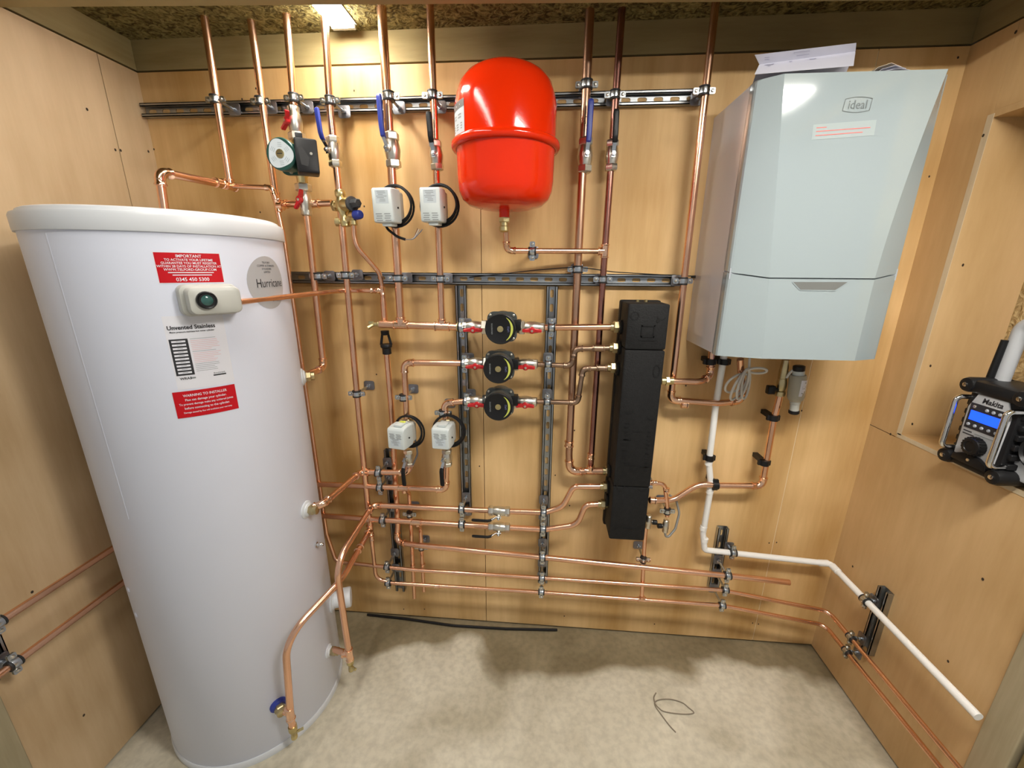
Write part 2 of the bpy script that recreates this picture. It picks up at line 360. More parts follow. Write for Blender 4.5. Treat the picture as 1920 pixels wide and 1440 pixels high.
strut('channel_rail', (.004, -.0005, Z1), (1.862, -.0005, Z1), (0, -1, 0), 'long slotted steel channel rail across the wall near the ceiling')
strut('channel_rail', (.36, -.0005, Z2), (1.845, -.0005, Z2), (0, -1, 0), 'slotted steel channel rail across the wall at mid height, below the red vessel')
strut('channel_rail', (1.094, -.0005, .585), (1.094, -.0005, 1.532), (0, -1, 0), 'upright slotted channel left of the three black pumps')
strut('channel_rail', (1.424, -.0005, .262), (1.424, -.0005, 1.532), (0, -1, 0), 'upright slotted channel right of the three black pumps')
strut('channel_rail', (.775, -.0005, .165), (.775, -.0005, .87), (0, -1, 0), 'upright slotted channel nearest the white cylinder')
strut('channel_rail', (2.148, -.0005, .285), (2.148, -.0005, .585), (0, -1, 0), 'short upright slotted channel on the back wall behind the white pipe')
strut('channel_rail', (W - .0005, -.253, .265), (W - .0005, -.253, .535), (-1, 0, 0), 'short upright slotted channel on the right-hand wall')
strut('channel_rail', (.0005, -.80, .56), (.0005, -.80, .78), (1, 0, 0), 'short upright channel on the left wall beside the frame post')
RF = -.022     # rail front

# ------------------------------------------------------------------ clips
_cc = {}
def mesh_of(key, fn):
    if key not in _cc:
        mb = MB(); fn(mb); o = mb.build(key[0], key[-1]); _cc[key] = o.data; bpy.data.objects.remove(o)
    return _cc[key]
def put(name, me, M, parent=None):
    o = bpy.data.objects.new(name, me); COL.objects.link(o)
    if parent: o.parent = parent
    else: o.matrix_world = M
    return o
def clip(c, axis, wall, so, r, label, plate=True):
    """two-bolt pipe ring on a stud; axis = pipe direction, wall = direction of the carrier, so = stand-off"""
    r = round(r, 4); so = round(so, 3)
    F = frame(c, axis, wall)
    def band(mb):
        R = r + .0042
        mb.lathe([(R - .001, -.0082), (R + .0002, -.0072), (R + .0009, 0), (R + .0002, .0072), (R - .001, .0082)], (0, 0, 0), (1, 0, 0), 20)
        for s_ in (-1, 1):
            mb.rbox(.017, .018, .0028, .004, 0, 0, frame((0, s_ * (R + .0075), -.0034), (1, 0, 0), (0, 0, 1))); mb.rbox(.017, .018, .0028, .004, 0, 0, frame((0, s_ * (R + .0075), .0006), (1, 0, 0), (0, 0, 1)))
    root = put('pipe_clip', mesh_of(('pipe_clip', r, STEEL), band), F); tag(root, label, 'pipe clip', 'steel pipe clips')
    put('rubber_lining', mesh_of(('rubber_lining', r, RUBBER), lambda mb: mb.lathe([(r + .0005, -.0125), (r + .0045, -.0125), (r + .0050, -.0110), (r + .0050, -.0085), (r + .0036, -.0080), (r + .0036, .0080), (r + .0050, .0085), (r + .0050, .0110), (r + .0045, .0125), (r + .0005, .0125)], (0, 0, 0), (1, 0, 0), 20)), F, root)
    for s_ in (-1, 1):
        def scr(mb, s_=s_):
            y = s_ * (r + .0120)
            mb.lathe([(.0046, -.0035), (.0046, -.0052), (.003, -.0075), (.0008, -.0078)], (0, y, 0), (0, 0, 1), 12); mb.cyl((0, y, -.004), (0, y, .006), .0024, 8)
        put('screw', mesh_of(('screw', r, s_, NICK), scr), F, root)
    put('stud', mesh_of(('stud', r, so, STEEL), lambda mb: (mb.cyl((0, 0, r + .003), (0, 0, so), .0048, 10), mb.lathe([(.0085, r + .0042), (.0085, r + .010)], (0, 0, 0), (0, 0, 1), 6), mb.cyl((0, 0, so - .012), (0, 0, so), .0075, 12))), F, root)
    if plate:
        put('backplate', mesh_of(('backplate', so, DSTEEL), lambda mb: mb.rbox(.042, .037, .0035, .008, .001, 0, frame((0, 0, so - .0035), (0, 1, 0), (0, 0, 1)))), F, root)
    return root
def vclip(px, py, y, r, label, carrier=RF, axis=(0, 0, 1)):
    return clip(at(px, py, y), axis, (0, 1, 0), (carrier - y), r, label)

# ------------------------------------------------------------------ pipes
FL = [.49]
def fillet(pts):
    """pts: [(Vector, corner radius)] -> smooth polyline and the arc of each corner"""
    out = [pts[0][0]]; arcs = []
    for i in range(1, len(pts) - 1):
        p, R = pts[i][0], pts[i][1]; a = (pts[i - 1][0] - p); b = (pts[i + 1][0] - p); la, lb = a.length, b.length
        a.normalize(); b.normalize(); ang = a.angle(b)
        if ang > 3.10 or R <= 0: out.append(p); arcs.append(None); continue
        tl = min(R / math.tan(ang / 2), la * FL[0] if i > 1 else la * .95, lb * FL[0] if i < len(pts) - 2 else lb * .95); Rr = tl * math.tan(ang / 2)
        bis = (a + b).normalized(); c = p + bis * (Rr / math.sin(ang / 2)); s0 = p + a * tl; s1 = p + b * tl
        u0 = (s0 - c).normalized(); u1 = (s1 - c).normalized(); th = u0.angle(u1); n = max(4, int(th / .16)); arc = []
        for k in range(n + 1):
            q = k / n; arc.append(c + (u0 * math.sin((1 - q) * th) + u1 * math.sin(q * th)) / math.sin(th) * Rr)
        out += arc; arcs.append((arc, a, b))
    out.append(pts[-1][0]); return out, arcs
def pv(p): return at(*p[:3]) if not isinstance(p[0], Vector) else p[0]
def sleeve(mb, c, ax, r, L):
    mb.lathe([(r * 1.02, -L), (r * 1.34, -L + .0012), (r * 1.34, -L + .004), (r * 1.17, -L + .006), (r * 1.17, L - .006), (r * 1.34, L - .004), (r * 1.34, L - .0012), (r * 1.02, L)], c, ax, 16)
def ring_sleeve(parent, c, ax, r, L=.014, m=None):
    mb = MB(); sleeve(mb, c, V(ax), r, L); return mb.build('coupling', m or COPB, parent)
def pipe(pts, r, label, m=None, fm=None, name='copper_pipe', sides=14, cat='pipe'):
    """pts entries: (px,py,y[,corner]) or (Vector[,corner]); corner 'e' = soldered elbow, number = bend radius"""
    m = m or COPPER; fm = fm or COPB; P = []; kinds = []
    for p in pts:
        k = (p[3] if len(p) > 3 else None) if not isinstance(p[0], Vector) else (p[1] if len(p) > 1 else None)
        P.append((pv(p), (r * 2.1 if k == 'e' else (k or 0)))); kinds.append(k)
    path, arcs = fillet(P); mb = MB(); mb.tube(path, r, sides); root = mb.build(name, m, None, 60); tag(root, label, cat, 'copper pipe runs' if name == 'copper_pipe' else None)
    for k, a in zip(kinds[1:-1], arcs):
        if k == 'e' and a:
            arc, da, db = a; L = r * 1.25
            pp = [arc[0] + da * (L + .001), arc[0] + da * L, arc[0] + da * (L - .004), arc[0] + da * (L - .006)] + arc + [arc[-1] + db * (L - .006), arc[-1] + db * (L - .004), arc[-1] + db * L, arc[-1] + db * (L + .001)]
            rr = [r * 1.02, r * 1.36, r * 1.36, r * 1.17] + [r * 1.19] * len(arc) + [r * 1.17, r * 1.36, r * 1.36, r * 1.02]
            e = MB(); e.tube(pp, rr, 14); e.build('elbow', fm, root, 50)
    return root
def tee(parent, c, ax, br, r, rb=None, L=None, m=None):
    rb = rb or r; L = L or r * 2.1; mb = MB(); sleeve(mb, c, V(ax), r, L)
    b = V(br).normalized(); mb.lathe([(rb * 1.17, 0), (rb * 1.17, L - .006), (rb * 1.34, L - .004), (rb * 1.34, L - .0012), (rb * 1.02, L)], c, b, 16)
    return mb.build('tee', m or COPB, parent)
def hexnut(mb, c, ax, R, L, m=0): mb.lathe([(R * .88, 0), (R, L * .14), (R, L * .86), (R * .88, L)], c, ax, 6, m)

R28, R22, R15 = .0135, .011, .0078
A_ = -.115; B_ = -.06; ZT = 2.36
def up_to(p, q, z):       # carry the line q->p on up to height z
    p, q = pv(p), pv(q); d = p - q; return q + d * ((z - q.z) / d.z)
X, Y, Z = V((1, 0, 0)), V((0, 1, 0)), V((0, 0, 1))

# ceiling droppers -------------------------------------------------
t1 = at(432, 349, -.105)
p1 = pipe([(up_to((380, 12, -.105), (432, 345, -.105), ZT),), (t1,)], R22, 'leftmost copper pipe dropping from the ceiling to a tee')
tee(p1, t1, (0, 1, 0), Z, R22)
e1 = at(298, 322, -.365)
p1b = pipe([(t1,), (e1, 'e'), (V((e1.x - .004, -.372, 1.70)),)], R22, 'copper pipe from wall tee forward and down into the cylinder lid')
ring_sleeve(p1b, t1 + V((0, -.05, 0)), (e1 - t1), R22 * 1.05, .016)
# 15 mm branch that runs down behind the cylinder and along the foot of the wall
c15 = pipe([(t1,), (511, 352, -.105, 'e'), (531, 440, -.105), (612, 1000, -.10), (630, 1053, A_, .03), (780, 1069, A_), (1040, 1085, A_), (1352, 1106, A_),
            (V((W - .062, A_, .300)), .032), (V((W - .062, -.66, .303)),)], R15,
           'thin copper pipe down beside the cylinder then the wall, middle of three low pipes')
tee(c15, at(521, 386, -.105), (at(531, 440, -.105) - at(511, 352, -.105)), X, R15, R22, .02)
p2 = pipe([(up_to((467, 12, -.078), (513, 345, -.078), ZT),), (519, 383, -.078, 'e'), (622, 381, -.085)], R22, 'second copper pipe from the left, turning right to the brass valve')
ring_sleeve(p2, at(590, 382, -.083), X, R22, .016)
g0, g1 = at(553, 218, -.10), at(573, 378, -.10)
p3 = pipe([(up_to((536, 12, -.10), (556, 213, -.10), ZT),), (g0,)], R22, 'third copper pipe from the left, ceiling down to the green pump')
p3b = pipe([(g1,), (at(607, 690, -.10), 'e'), (V((.583, -.235, at(607, 690, -.10).z + .003)),)], R22, 'copper pipe below the green pump, turning into the cylinder back')
p4t, p4v = at(608, 25, A_), at(626, 285, A_)
p4 = pipe([(up_to((608, 25, A_), (620, 215, A_), ZT),), (620, 215, A_), (636, 362, A_), (650, 520, A_), (670, 745, A_), (691, 962, A_), (694, 985, A_)], R22, 'copper pipe with the small blue lever valve and brass block')
S = at(694, 993, A_)
tee(p4, S, Z, (-.10, -1, -.05), R22)
KC = at(640, 1087, -.37); FL[0] = .74
cold = pipe([(S,), (KC, .16), (V((.628, -.574, .487)), .10), (V((.603, -.581, .165)),)], R22, 'bent copper pipe reaching round to the low front of the cylinder')
FL[0] = .49; ring_sleeve(cold, S.lerp(KC, .42), (KC - S), R22, .014)
low15 = pipe([(S,), (697, 1012, A_), (705, 1085, A_, .04), (735, 1093, A_), (1020, 1111, A_), (1352, 1135, A_), (V((W - .062, A_, .232)), .032), (V((W - .062, -.66, .245)),)], R15, 'lowest thin copper pipe along the back wall and round the right corner')
ring_sleeve(low15, at(697, 1008, A_), Z, R15, .012); ring_sleeve(low15, at(820, 1099, A_), X, R15, .012); tee(low15, at(1203, 1124, A_), X, Z, R15); tee(low15, at(1204, 1124, A_), X, Z, R15)
p5 = pipe([(up_to((715, 5, A_), (745, 520, A_), ZT),), (752, 609, A_)], R28, 'thick copper pipe with the large blue lever valve')
p6 = pipe([(up_to((806, 5, A_), (825, 520, A_), ZT),), (829, 611, A_)], R22, 'copper pipe with black lever valve just left of the red vessel')
p7 = pipe([(up_to((1107, 5, B_), (1083, 505, B_), ZT),), (1083, 505, B_), (1067, 850, B_), (1068, 884, B_, 'e'), (1142, 883, -.085)], R28, 'thick copper pipe with blue lever right of the red vessel', COPA)
ring_sleeve(p7, at(1067, 832, B_), Z, R28, .012)
p8 = pipe([(up_to((1167, 5, B_), (1132, 500, B_), ZT),), (1132, 500, B_), (1107, 883, B_)], R22, 'dark purple-brown copper pipe with black lever, left of the black header', COPP)
ring_sleeve(p8, at(1108, 855, B_), Z, R22, .012); tee(p7, at(1107, 883, -.075), X, Z, R22)
tee(p8, at(1134, 471, B_), Z, -X, R22)
p9 = pipe([(up_to((1342, 5, -.08), (1283, 520, -.08), ZT),), (1283, 520, -.08), (1257, 750, -.075, 'e'), (1345, 756, -.065), (1392, 752, -.05, 'e'), (V((2.07, -.09, 1.30)),)], R22, 'copper pipe running down between red vessel side and white boiler')
ring_sleeve(p9, at(1283, 758, -.07), X, R22, .012)
# red vessel's pipe
pv_ = pipe([(at(948, 400, -.175),), (950, 470, -.14, 'e'), (1134, 471, B_)], R15 * 1.15, 'copper pipe from under the red vessel across to the purple pipe')
# boiler outlet to the header
p10 = pipe([(1240, 714, -.11), (1314, 716, -.105, .05), (1331, 705, -.06, 'e'), (at(1331, 672, -.06) + V((0, 0, .06)),)], R22, 'copper pipe from the black header into the boiler underside')
mb = MB(); hexnut(mb, at(1247, 714, -.11), X, .017, .014); mb.cyl(at(1240, 714, -.11), at(1262, 714, -.11), .0135); mb.build('brass_union', BRASS, p10)
p11 = pipe([(at(1462, 742, -.07),), (1450, 790, -.07), (1429, 911, -.07, 'e'), (1345, 910, -.07), (1310, 907, -.07, .09), (1262, 938, -.08, .07), (1218, 938, -.10)], R22, 'copper pipe from boiler filter to black header foot, wavy lower run')
ring_sleeve(p11, at(1224, 938, -.098), X, R22, .012)
p12 = pipe([(1216, 905, -.105), (1246, 907, -.10, .026), (1251, 945, -.09, .02), (1251, 968, -.085)], R15, 'short thin hooked copper pipe right of the black header')
ring_sleeve(p12, at(1226, 905, -.104), X, R15, .010); ring_sleeve(p12, at(1250, 918, -.098), Z, R15, .008)
p13 = pipe([(1214, 965, -.075), (1209, 1010, -.075), (1203, 1124, A_)], R15, 'thin copper pipe under the black header down to the lowest pipe')

# discharge from the brass block, tundish and the pipe it feeds
sw = pipe([(663, 414, -.13), (664, 440, -.13), (668, 462, -.13, .06), (712, 512, -.08, .05), (717, 540, -.07), (722, 592, -.07)], R15, 'thin swan-necked copper pipe below the blue cap')
tq = at(717, 545, -.07); tee(sw, tq, Z, -X, R15)
td = at(722, 592, -.07)
mb = MB(); mb.lathe([(R15, 0), (R22, .02), (R22, .095)], at(718, 556, -.07), at(723, 625, -.07) - at(718, 556, -.07), 14); mb.build('wide_section', COPPER, sw)
disc = pipe([(725, 660, -.07), (735, 780, -.07), (746, 985, -.07), (744, 1016, -.085, 'e'), (780, 1022, A_), (1030, 1046, A_), (1352, 1078, A_), (1480, 1092, A_)], R22, 'copper discharge pipe from the black tundish, open end low at right')
tu = thing('tundish', td, 'black plastic tundish funnel on the copper discharge pipe', 'tundish')
a, b = at(721.5, 620, -.07), at(726, 664, -.07); ax = b - a; L = ax.length
mb = MB(); mb.lathe([(.015, 0), (.015, L * .16), (.012, L * .18)], a, ax, 18); mb.build('inlet_collar', BLK, tu)
mb = MB(); mb.lathe([(.019, L * .56), (.021, L * .60), (.021, L * .68), (.016, L * .74), (.0165, L * .98), (.013, L)], a, ax, 18); mb.build('outlet_funnel', BLK, tu)
for s_ in (-1, 1):
    mb = MB(); o_ = V((s_, 0, 0)); mb.tube([a + ax * .14 + o_ * .011, a + ax * .42 + o_ * .016, a + ax * .6 + o_ * .019], [.0045, .005, .005], 8); mb.build('window_bar', BLK, tu)
prv = pipe([(450, 566, -.485), (640, 545, -.062, .05), (tq,)], R15, 'thin copper pipe from the cylinder relief box back to the wall')
ring_sleeve(prv, at(700, 545, -.068), X, R15, .009)

# pump rows --------------------------------------------------------
h1 = pipe([(712, 608, A_), (864, 613, A_)], R28 * .95, 'thick copper manifold feeding the topmost black pump')
tee(h1, at(752, 609, A_), X, Z, R28 * .95, R28); tee(h1, at(829, 612, A_), X, Z, R28 * .95, R22); ring_sleeve(h1, at(862, 613, A_), X, R28 * .95, .01, BRASS)
h1r = pipe([(1020, 614, A_), (1160, 613, -.11)], R22, 'straight copper pipe from the topmost pump to the black header', COPPER)
h2 = pipe([(872, 681, A_), (758, 680, A_, 'e'), (764, 815, A_)], R22, 'copper pipe from the middle pump down to left white actuator')
h3 = pipe([(876, 752, A_), (833, 756, A_, 'e'), (838, 815, A_)], R22, 'short copper bend from the lowest pump to right white actuator')
h2r = pipe([(1005, 683, A_), (1071, 686, A_, 'e'), (1079, 654, A_, 'e'), (1156, 652, -.11)], R15 * 1.12, 'stepped tarnished pipe from the middle pump to the black header', COPD, COPD)
ring_sleeve(h2r, at(1122, 653, -.112), X, R22 * .92, .022, COPD)
h3r = pipe([(1002, 753, A_), (1083, 755, A_, 'e'), (1093, 691, A_, 'e'), (1153, 689, -.11)], R15 * 1.12, 'stepped tarnished pipe from the lowest pump to the black header', COPD, COPD)
ring_sleeve(h3r, at(1128, 690, -.112), X, R22 * .9, .018, COPD)
k1 = at(676, 885, A_)
z1r = pipe([(767, 858, A_), (766, 886, A_, 'e'), (k1, 'e'), (at(606, 945, -.352), 'e'), (V((.625, -.366, .812)),)], R22, 'copper pipe from left actuator curving forward to the upper cylinder port')
z2r = pipe([(838, 850, A_), (836, 918, A_, 'e'), (607, 908, A_), (V((.47, A_, .752)),)], R22, 'copper pipe from right actuator running left behind the cylinder')
tee(z2r, at(757, 915, A_), X, (0, .3, -1), R22, R15)
K = V((.714, -.395, .622))
r1 = pipe([(1133, 912, -.11), (1075, 912, A_, .030), (1055, 950, A_, .055), (1020, 961, A_), (936, 958, A_), (at(699, 947, A_), 'e'), (K, .085), (V((.712, -.383, .215)),)], R22, 'copper pipe bending forward from the wall and down to the low cylinder port')
r2 = pipe([(1128, 945, -.11), (1098, 946, A_, .028), (1082, 984, A_, .055), (1020, 993, A_), (936, 988, A_), (720, 975, A_), (608, 967, A_), (V((.47, A_, .606)),)], R22, 'copper pipe from the lower header port running left behind the cylinder')
tee(r2, at(781, 979, A_), X, (0, .5, -1), R22, R15); ring_sleeve(r2, at(690, 974, A_), X, R22, .012)
d1 = pipe([(757, 915, A_), (767, 925, -.07, .02), (770, 975, -.06), (777, 1121, -.06)], R15, 'thin copper drop pipe left of its twin below the actuators')
d2 = pipe([(781, 979, A_), (788, 990, -.06, .02), (790, 1020, -.06), (795, 1108, -.06)], R15, 'thin copper drop pipe right of its twin below the actuators')
for dp, q in ((d1, (774, 1060)), (d2, (793, 1058))): ring_sleeve(dp, at(*q, -.06), Z, R15, .004)
# copper on the left wall
pl1 = pipe([(V((.062, -.10, .735)),), (V((.062, -.95, .735)),)], R22 * .9, 'upper of two copper pipes along the left wall')
pl2 = pipe([(V((.062, -.10, .606)),), (V((.062, -.95, .606)),)], R22 * .9, 'lower of two copper pipes along the left wall')

# white waste
PW = V((W - .05, -.05, .470))
pw = pipe([(at(1357, 672, -.06) + V((0, 0, .05)),), (1342, 760, -.055), (1329, 868, -.055, .02), (1333, 912, -.06, .02), (1318, 1000, -.055, .02), (1321, 1031, -.06, .012), (PW, .012), (V((W - .05, -.625, .470)),)], .0113,
          'white plastic waste pipe from the boiler down and round the right corner', PIPEW, PIPEW, 'waste_pipe', 16)
for q, ax in (((1329, 868, -.055), Z), ((1333, 905, -.059), Z), ((1331, 921, -.059), Z), ((1319, 990, -.055), Z), ((1321, 1012, -.058), Z)):
    mb = MB(); mb.lathe([(.0113, -.010), (.0131, -.009), (.0131, .009), (.0113, .010)], at(*q), (.1, 0, 1), 16); mb.build('socket', PIPEW, pw)
for c, ax in ((V((W - .075, -.05 + .002, .470)), X), (V((W - .05, -.078, .470)), Y)):
    mb = MB(); mb.lathe([(.0113, -.018), (.0131, -.017), (.0131, .017), (.0113, .018)], c, ax, 16); mb.build('socket', PIPEW, pw)

# ------------------------------------------------------------------ clips on rails
C = vclip
C(404, 187, -.105, R22, 'clip holding the leftmost ceiling pipe on the top rail')
C(488, 190, -.078, R22, 'clip holding the second ceiling pipe on the top rail')
C(551, 184, -.10, R22, 'clip holding the green pump pipe on the top rail')
C(619, 189, A_, R22, 'clip on top rail above the small blue lever')
C(729, 181, A_, R28, 'clip on top rail beside the large blue lever')
C(811, 179, A_, R22, 'clip on top rail left of the red vessel')
C(1100, 159, B_, R28, 'clip just above top rail right of red vessel', carrier=-.004)
C(1153, 178, B_, R22, 'clip holding the purple-brown pipe on the top rail')
C(1320, 171, -.08, R22, 'clip at the right end of the top rail beside the boiler')
C(597, 518, -.10, R22, 'leftmost clip on the middle rail, next to the cylinder')
C(648, 516, A_, R22, 'middle rail clip on the brass block pipe')
C(746, 522, A_, R28, 'middle rail clip on the thick pipe below left actuator')
C(826, 523, A_, R22, 'middle rail clip on the pipe below the upper right actuator')
C(1083, 505, B_, R28, 'middle rail clip on the thick pipe right of the vessel')
C(1130, 524, B_, R22, 'middle rail clip on the purple-brown pipe')
C(1280, 527, -.08, R22, 'rightmost clip on the middle rail, under the boiler edge')
rows = (('topmost', 613, 866, 1034), ('middle', 681, 871, 1028), ('lowest', 752, 875, 1026))
for nm, y, xl, xr in rows:
    C(xl, y + 1, A_, R28 * .95 if nm == 'topmost' else R22, f'clip on the upright channel left of the {nm} black pump', axis=(1, 0, 0))
    C(xr, y + 1, A_, R22 if nm == 'topmost' else R15 * 1.12, f'clip on the upright channel right of the {nm} black pump', axis=(1, 0, 0))
for px, py, lab, r in ((710, 887, 'first from the top', R22), (713, 914, 'second from the top', R22), (718, 975, 'third from the top', R22), (726, 1063, 'fourth from the top', R15), (728, 1093, 'at the bottom', R15)):
    C(px, py, A_, r, f'clip on the channel nearest the cylinder, {lab}', axis=(1, 0, 0))
C(866, 955, A_, R22, 'upper clip at the foot of the left pump channel', axis=(1, 0, 0)); C(866, 983, A_, R22, 'lower clip at the foot of the left pump channel', axis=(1, 0, 0))
for px, py, lab, r in ((1019, 961, 'first', R22), (1018, 992, 'second', R22), (1017, 1045, 'third', R22), (1016, 1084, 'fourth', R15), (1015, 1110, 'fifth', R15)):
    C(px, py, A_, r, f'clip on the foot of the right pump channel, {lab} of five downward', axis=(1, 0, 0))
for px, py, lab, r in ((1374, 1036, 'white waste pipe', .0113), (1364, 1079, 'open-ended discharge pipe', R22), (1360, 1106, 'middle low pipe', R15), (1354, 1135, 'lowest pipe', R15)):
    C(px, py, A_ if r != .0113 else -.06, r, f'clip under the boiler holding the {lab} on the short channel', axis=(1, 0, 0))
for z, r, lab, x in ((.470, .0113, 'white waste pipe', W - .05), (.301, R15, 'middle low copper pipe', W - .062), (.237, R15, 'lowest copper pipe', W - .062)):
    clip((x, -.235, z), (0, 1, 0), (1, 0, 0), W - .022 - x, r, f'clip on the right-hand wall holding the {lab}')
for z, lab in ((.735, 'upper'), (.606, 'lower')): clip((.062, -.80, z), (0, 1, 0), (-1, 0, 0), .040, R22 * .9, f'clip on the left wall holding the {lab} copper pipe')
C(669, 738, A_, R22, 'clip fixed straight to the ply left of the lower actuators', carrier=-.002)
C(757, 745, A_, R22, 'clip on the ply above the lower left actuator', carrier=-.002)
C(831, 774, A_, R22, 'clip on the ply above the lower right actuator', carrier=-.002)
C(768, 964, -.07, R15, 'clip on the left thin drop pipe, fixed to the ply', carrier=-.002); C(790, 1026, -.06, R15, 'clip on the right thin drop pipe, fixed to the ply', carrier=-.002)
C(998, 471, -.118, R15 * 1.15, 'clip on the copper pipe under the red vessel', carrier=-.002, axis=(1, 0, 0))
C(1251, 958, -.088, R15, 'clip on the hooked pipe right of the black header', carrier=-.002)
C(1206, 1049, -.092, R15, 'clip on the thin pipe below the black header', carrier=-.002)
# black plastic hinge clips
def pclip(c, axis, r, label, back=True):
    F = frame(c, axis, (0, 1, 0)); mb = MB()
    mb.lathe([(r + .0005, -.010), (r + .006, -.010), (r + .006, .010), (r + .0005, .010)], (0, 0, 0), (1, 0, 0), 20)
    mb.v = [F @ v for v in mb.v]
    mb.box((-.010, -r - .012, -.006), (.010, r + .010, .006), M=F, bev=.002)
    dep = -c.y
    if back: mb.box((-.008, -.009, r), (.008, .009, dep), M=F)
    o = mb.build('plastic_pipe_clip', BLK); tag(o, label, 'pipe clip', 'black plastic pipe clips'); return o
pclip(at(1330, 858, -.055), Z, .0113, 'black plastic clip on the upright of the white pipe')
pclip(at(1341, 909, -.07), X, R22, 'black plastic clip behind the white pipe on copper pipe')
pclip(at(1433, 867, -.07), Z, R22, 'black plastic clip low on the filter pipe')
pclip(at(1450, 783, -.07), Z, R22, 'black plastic clip high on the filter pipe')
pclip(at(1331, 678, -.06), Z, R22, 'black plastic clip on copper pipe just under the boiler')
pclip(at(1358, 678, -.06), Z, .0113, 'black plastic clip on white pipe just under the boiler')

# ------------------------------------------------------------------ valves
def lever_valve(c, ax, n, lev, r, L, col, label, ll=.12, name='lever_valve', lname='blue'):
    """full-bore lever valve: hex ends, ball body, stem boss, strap lever with a vinyl grip"""
    c = V(c); ax = V(ax).normalized(); n = (V(n) - ax * V(n).dot(ax)).normalized(); lev = V(lev).normalized()
    t = thing(name, c, label, 'valve', 'lever valves')
    mb = MB(); k = r * 1.72
    mb.lathe([(r * 1.3, -L * .36), (k * .95, -L * .25), (k * 1.05, -L * .12), (k * 1.12, 0), (k * 1.05, L * .12), (k * .95, L * .25), (r * 1.3, L * .36)], c, ax, 20)
    mb.lathe([(r * .85, 0), (r * .8, k * 1.25), (r * .55, k * 1.32), (r * .55, k * 1.5)], c, n, 14); mb.build('body', NICK, t)
    for s_ in (-1, 1):
        mb = MB(); hexnut(mb, c + ax * s_ * L * .27, ax * s_, r * 1.85, L * .22); mb.lathe([(r * 1.3, L * .49), (r * 1.05, L * .52)], c, ax * s_, 16); mb.build('compression_nut', NICK, t)
    s0 = c + n * k * 1.42; F = frame(s0, lev, n)
    mb = MB(); mb.loft([[V((x, y_, z + q)) for y_, q in ((-.0058, 0), (.0058, 0), (.0058, .002), (-.0058, .002))] for x, z in ((-.010, 0), (.010, 0), (.028, .012), (ll * .45, .014))], M=F); strap = mb.build('lever_strap', STEEL, t)
    mb = MB(); prof = rrect(.017, .0085, .004, 3); xs = [(.024, .006, .8), (.03, .012, .95), (ll * .4, .015, 1), (ll - .008, .014, 1.05), (ll - .002, .014, .9), (ll, .014, .5)]
    mb.loft([[V((x, a * k2, z + .001 + b * k2)) for a, b in prof] for x, z, k2 in xs], M=F); mb.box((ll * .5, -.0035, .0185), (ll * .88, .0035, .0203), M=F); mb.build('grip', col, strap)
    mb = MB(); hexnut(mb, s0 + n * .002, n, .0068, .006); mb.cyl(s0, s0 + n * .011, .0035, 10); mb.build('stem_nut', STEEL, strap)
    return t
n_ = (-.05, -1, -.05)
def ptdir(p, q, y): return (at(*q, y) - at(*p, y)).normalized()
d_ = ptdir((630, 305), (620, 215), A_); lever_valve(at(626.5, 285, A_), d_, (-.35, -1, 0), d_ + V((-.1, -.05, 0)), R22, .088, BLUE, 'small blue-handled lever valve above the brass block', .112)
d_ = ptdir((740, 305), (729, 181), A_); lever_valve(at(736, 282, A_), d_, (-.25, -1, 0), d_, R28 * .95, .10, BLUE, 'large blue-handled lever valve above the upper left actuator', .138)
d_ = ptdir((822, 310), (811, 179), A_); lever_valve(at(818, 292, A_), d_, (-.05, -1, 0), d_, R22, .084, BLK, 'black-handled lever valve just left of the red vessel', .108)
d_ = ptdir((1095, 320), (1100, 159), B_); lever_valve(at(1097, 292, B_), d_, (.1, -1, 0), d_ + V((.03, 0, 0)), R28 * .95, .10, BLUE, 'blue-handled lever valve right of the red vessel', .14)
d_ = ptdir((1146, 320), (1153, 178), B_); lever_valve(at(1147, 292, B_), d_, (.05, -1, 0), d_ + V((0, -.05, 0)), R22, .088, BLK, 'black-handled lever valve on the purple-brown pipe', .115)
for py, lab in ((958, 'upper'), (988, 'lower')):
    lever_valve(at(936, py, A_), X, (0, -1, -.75), (-1, -.03, -.06), R22 * .95, .085, BLK, f'{lab} of two flat-lying black lever valves left of the header foot', .105)
for c, lab in ((at(767, 858, A_), 'left'), (at(838, 858, A_), 'right')):
    lever_valve(c, Z, (-.35, -1, 0), (0, -.05, -1), R22 * .95, .07, BLK, f'black drop-lever valve under the lower {lab} actuator', .10)

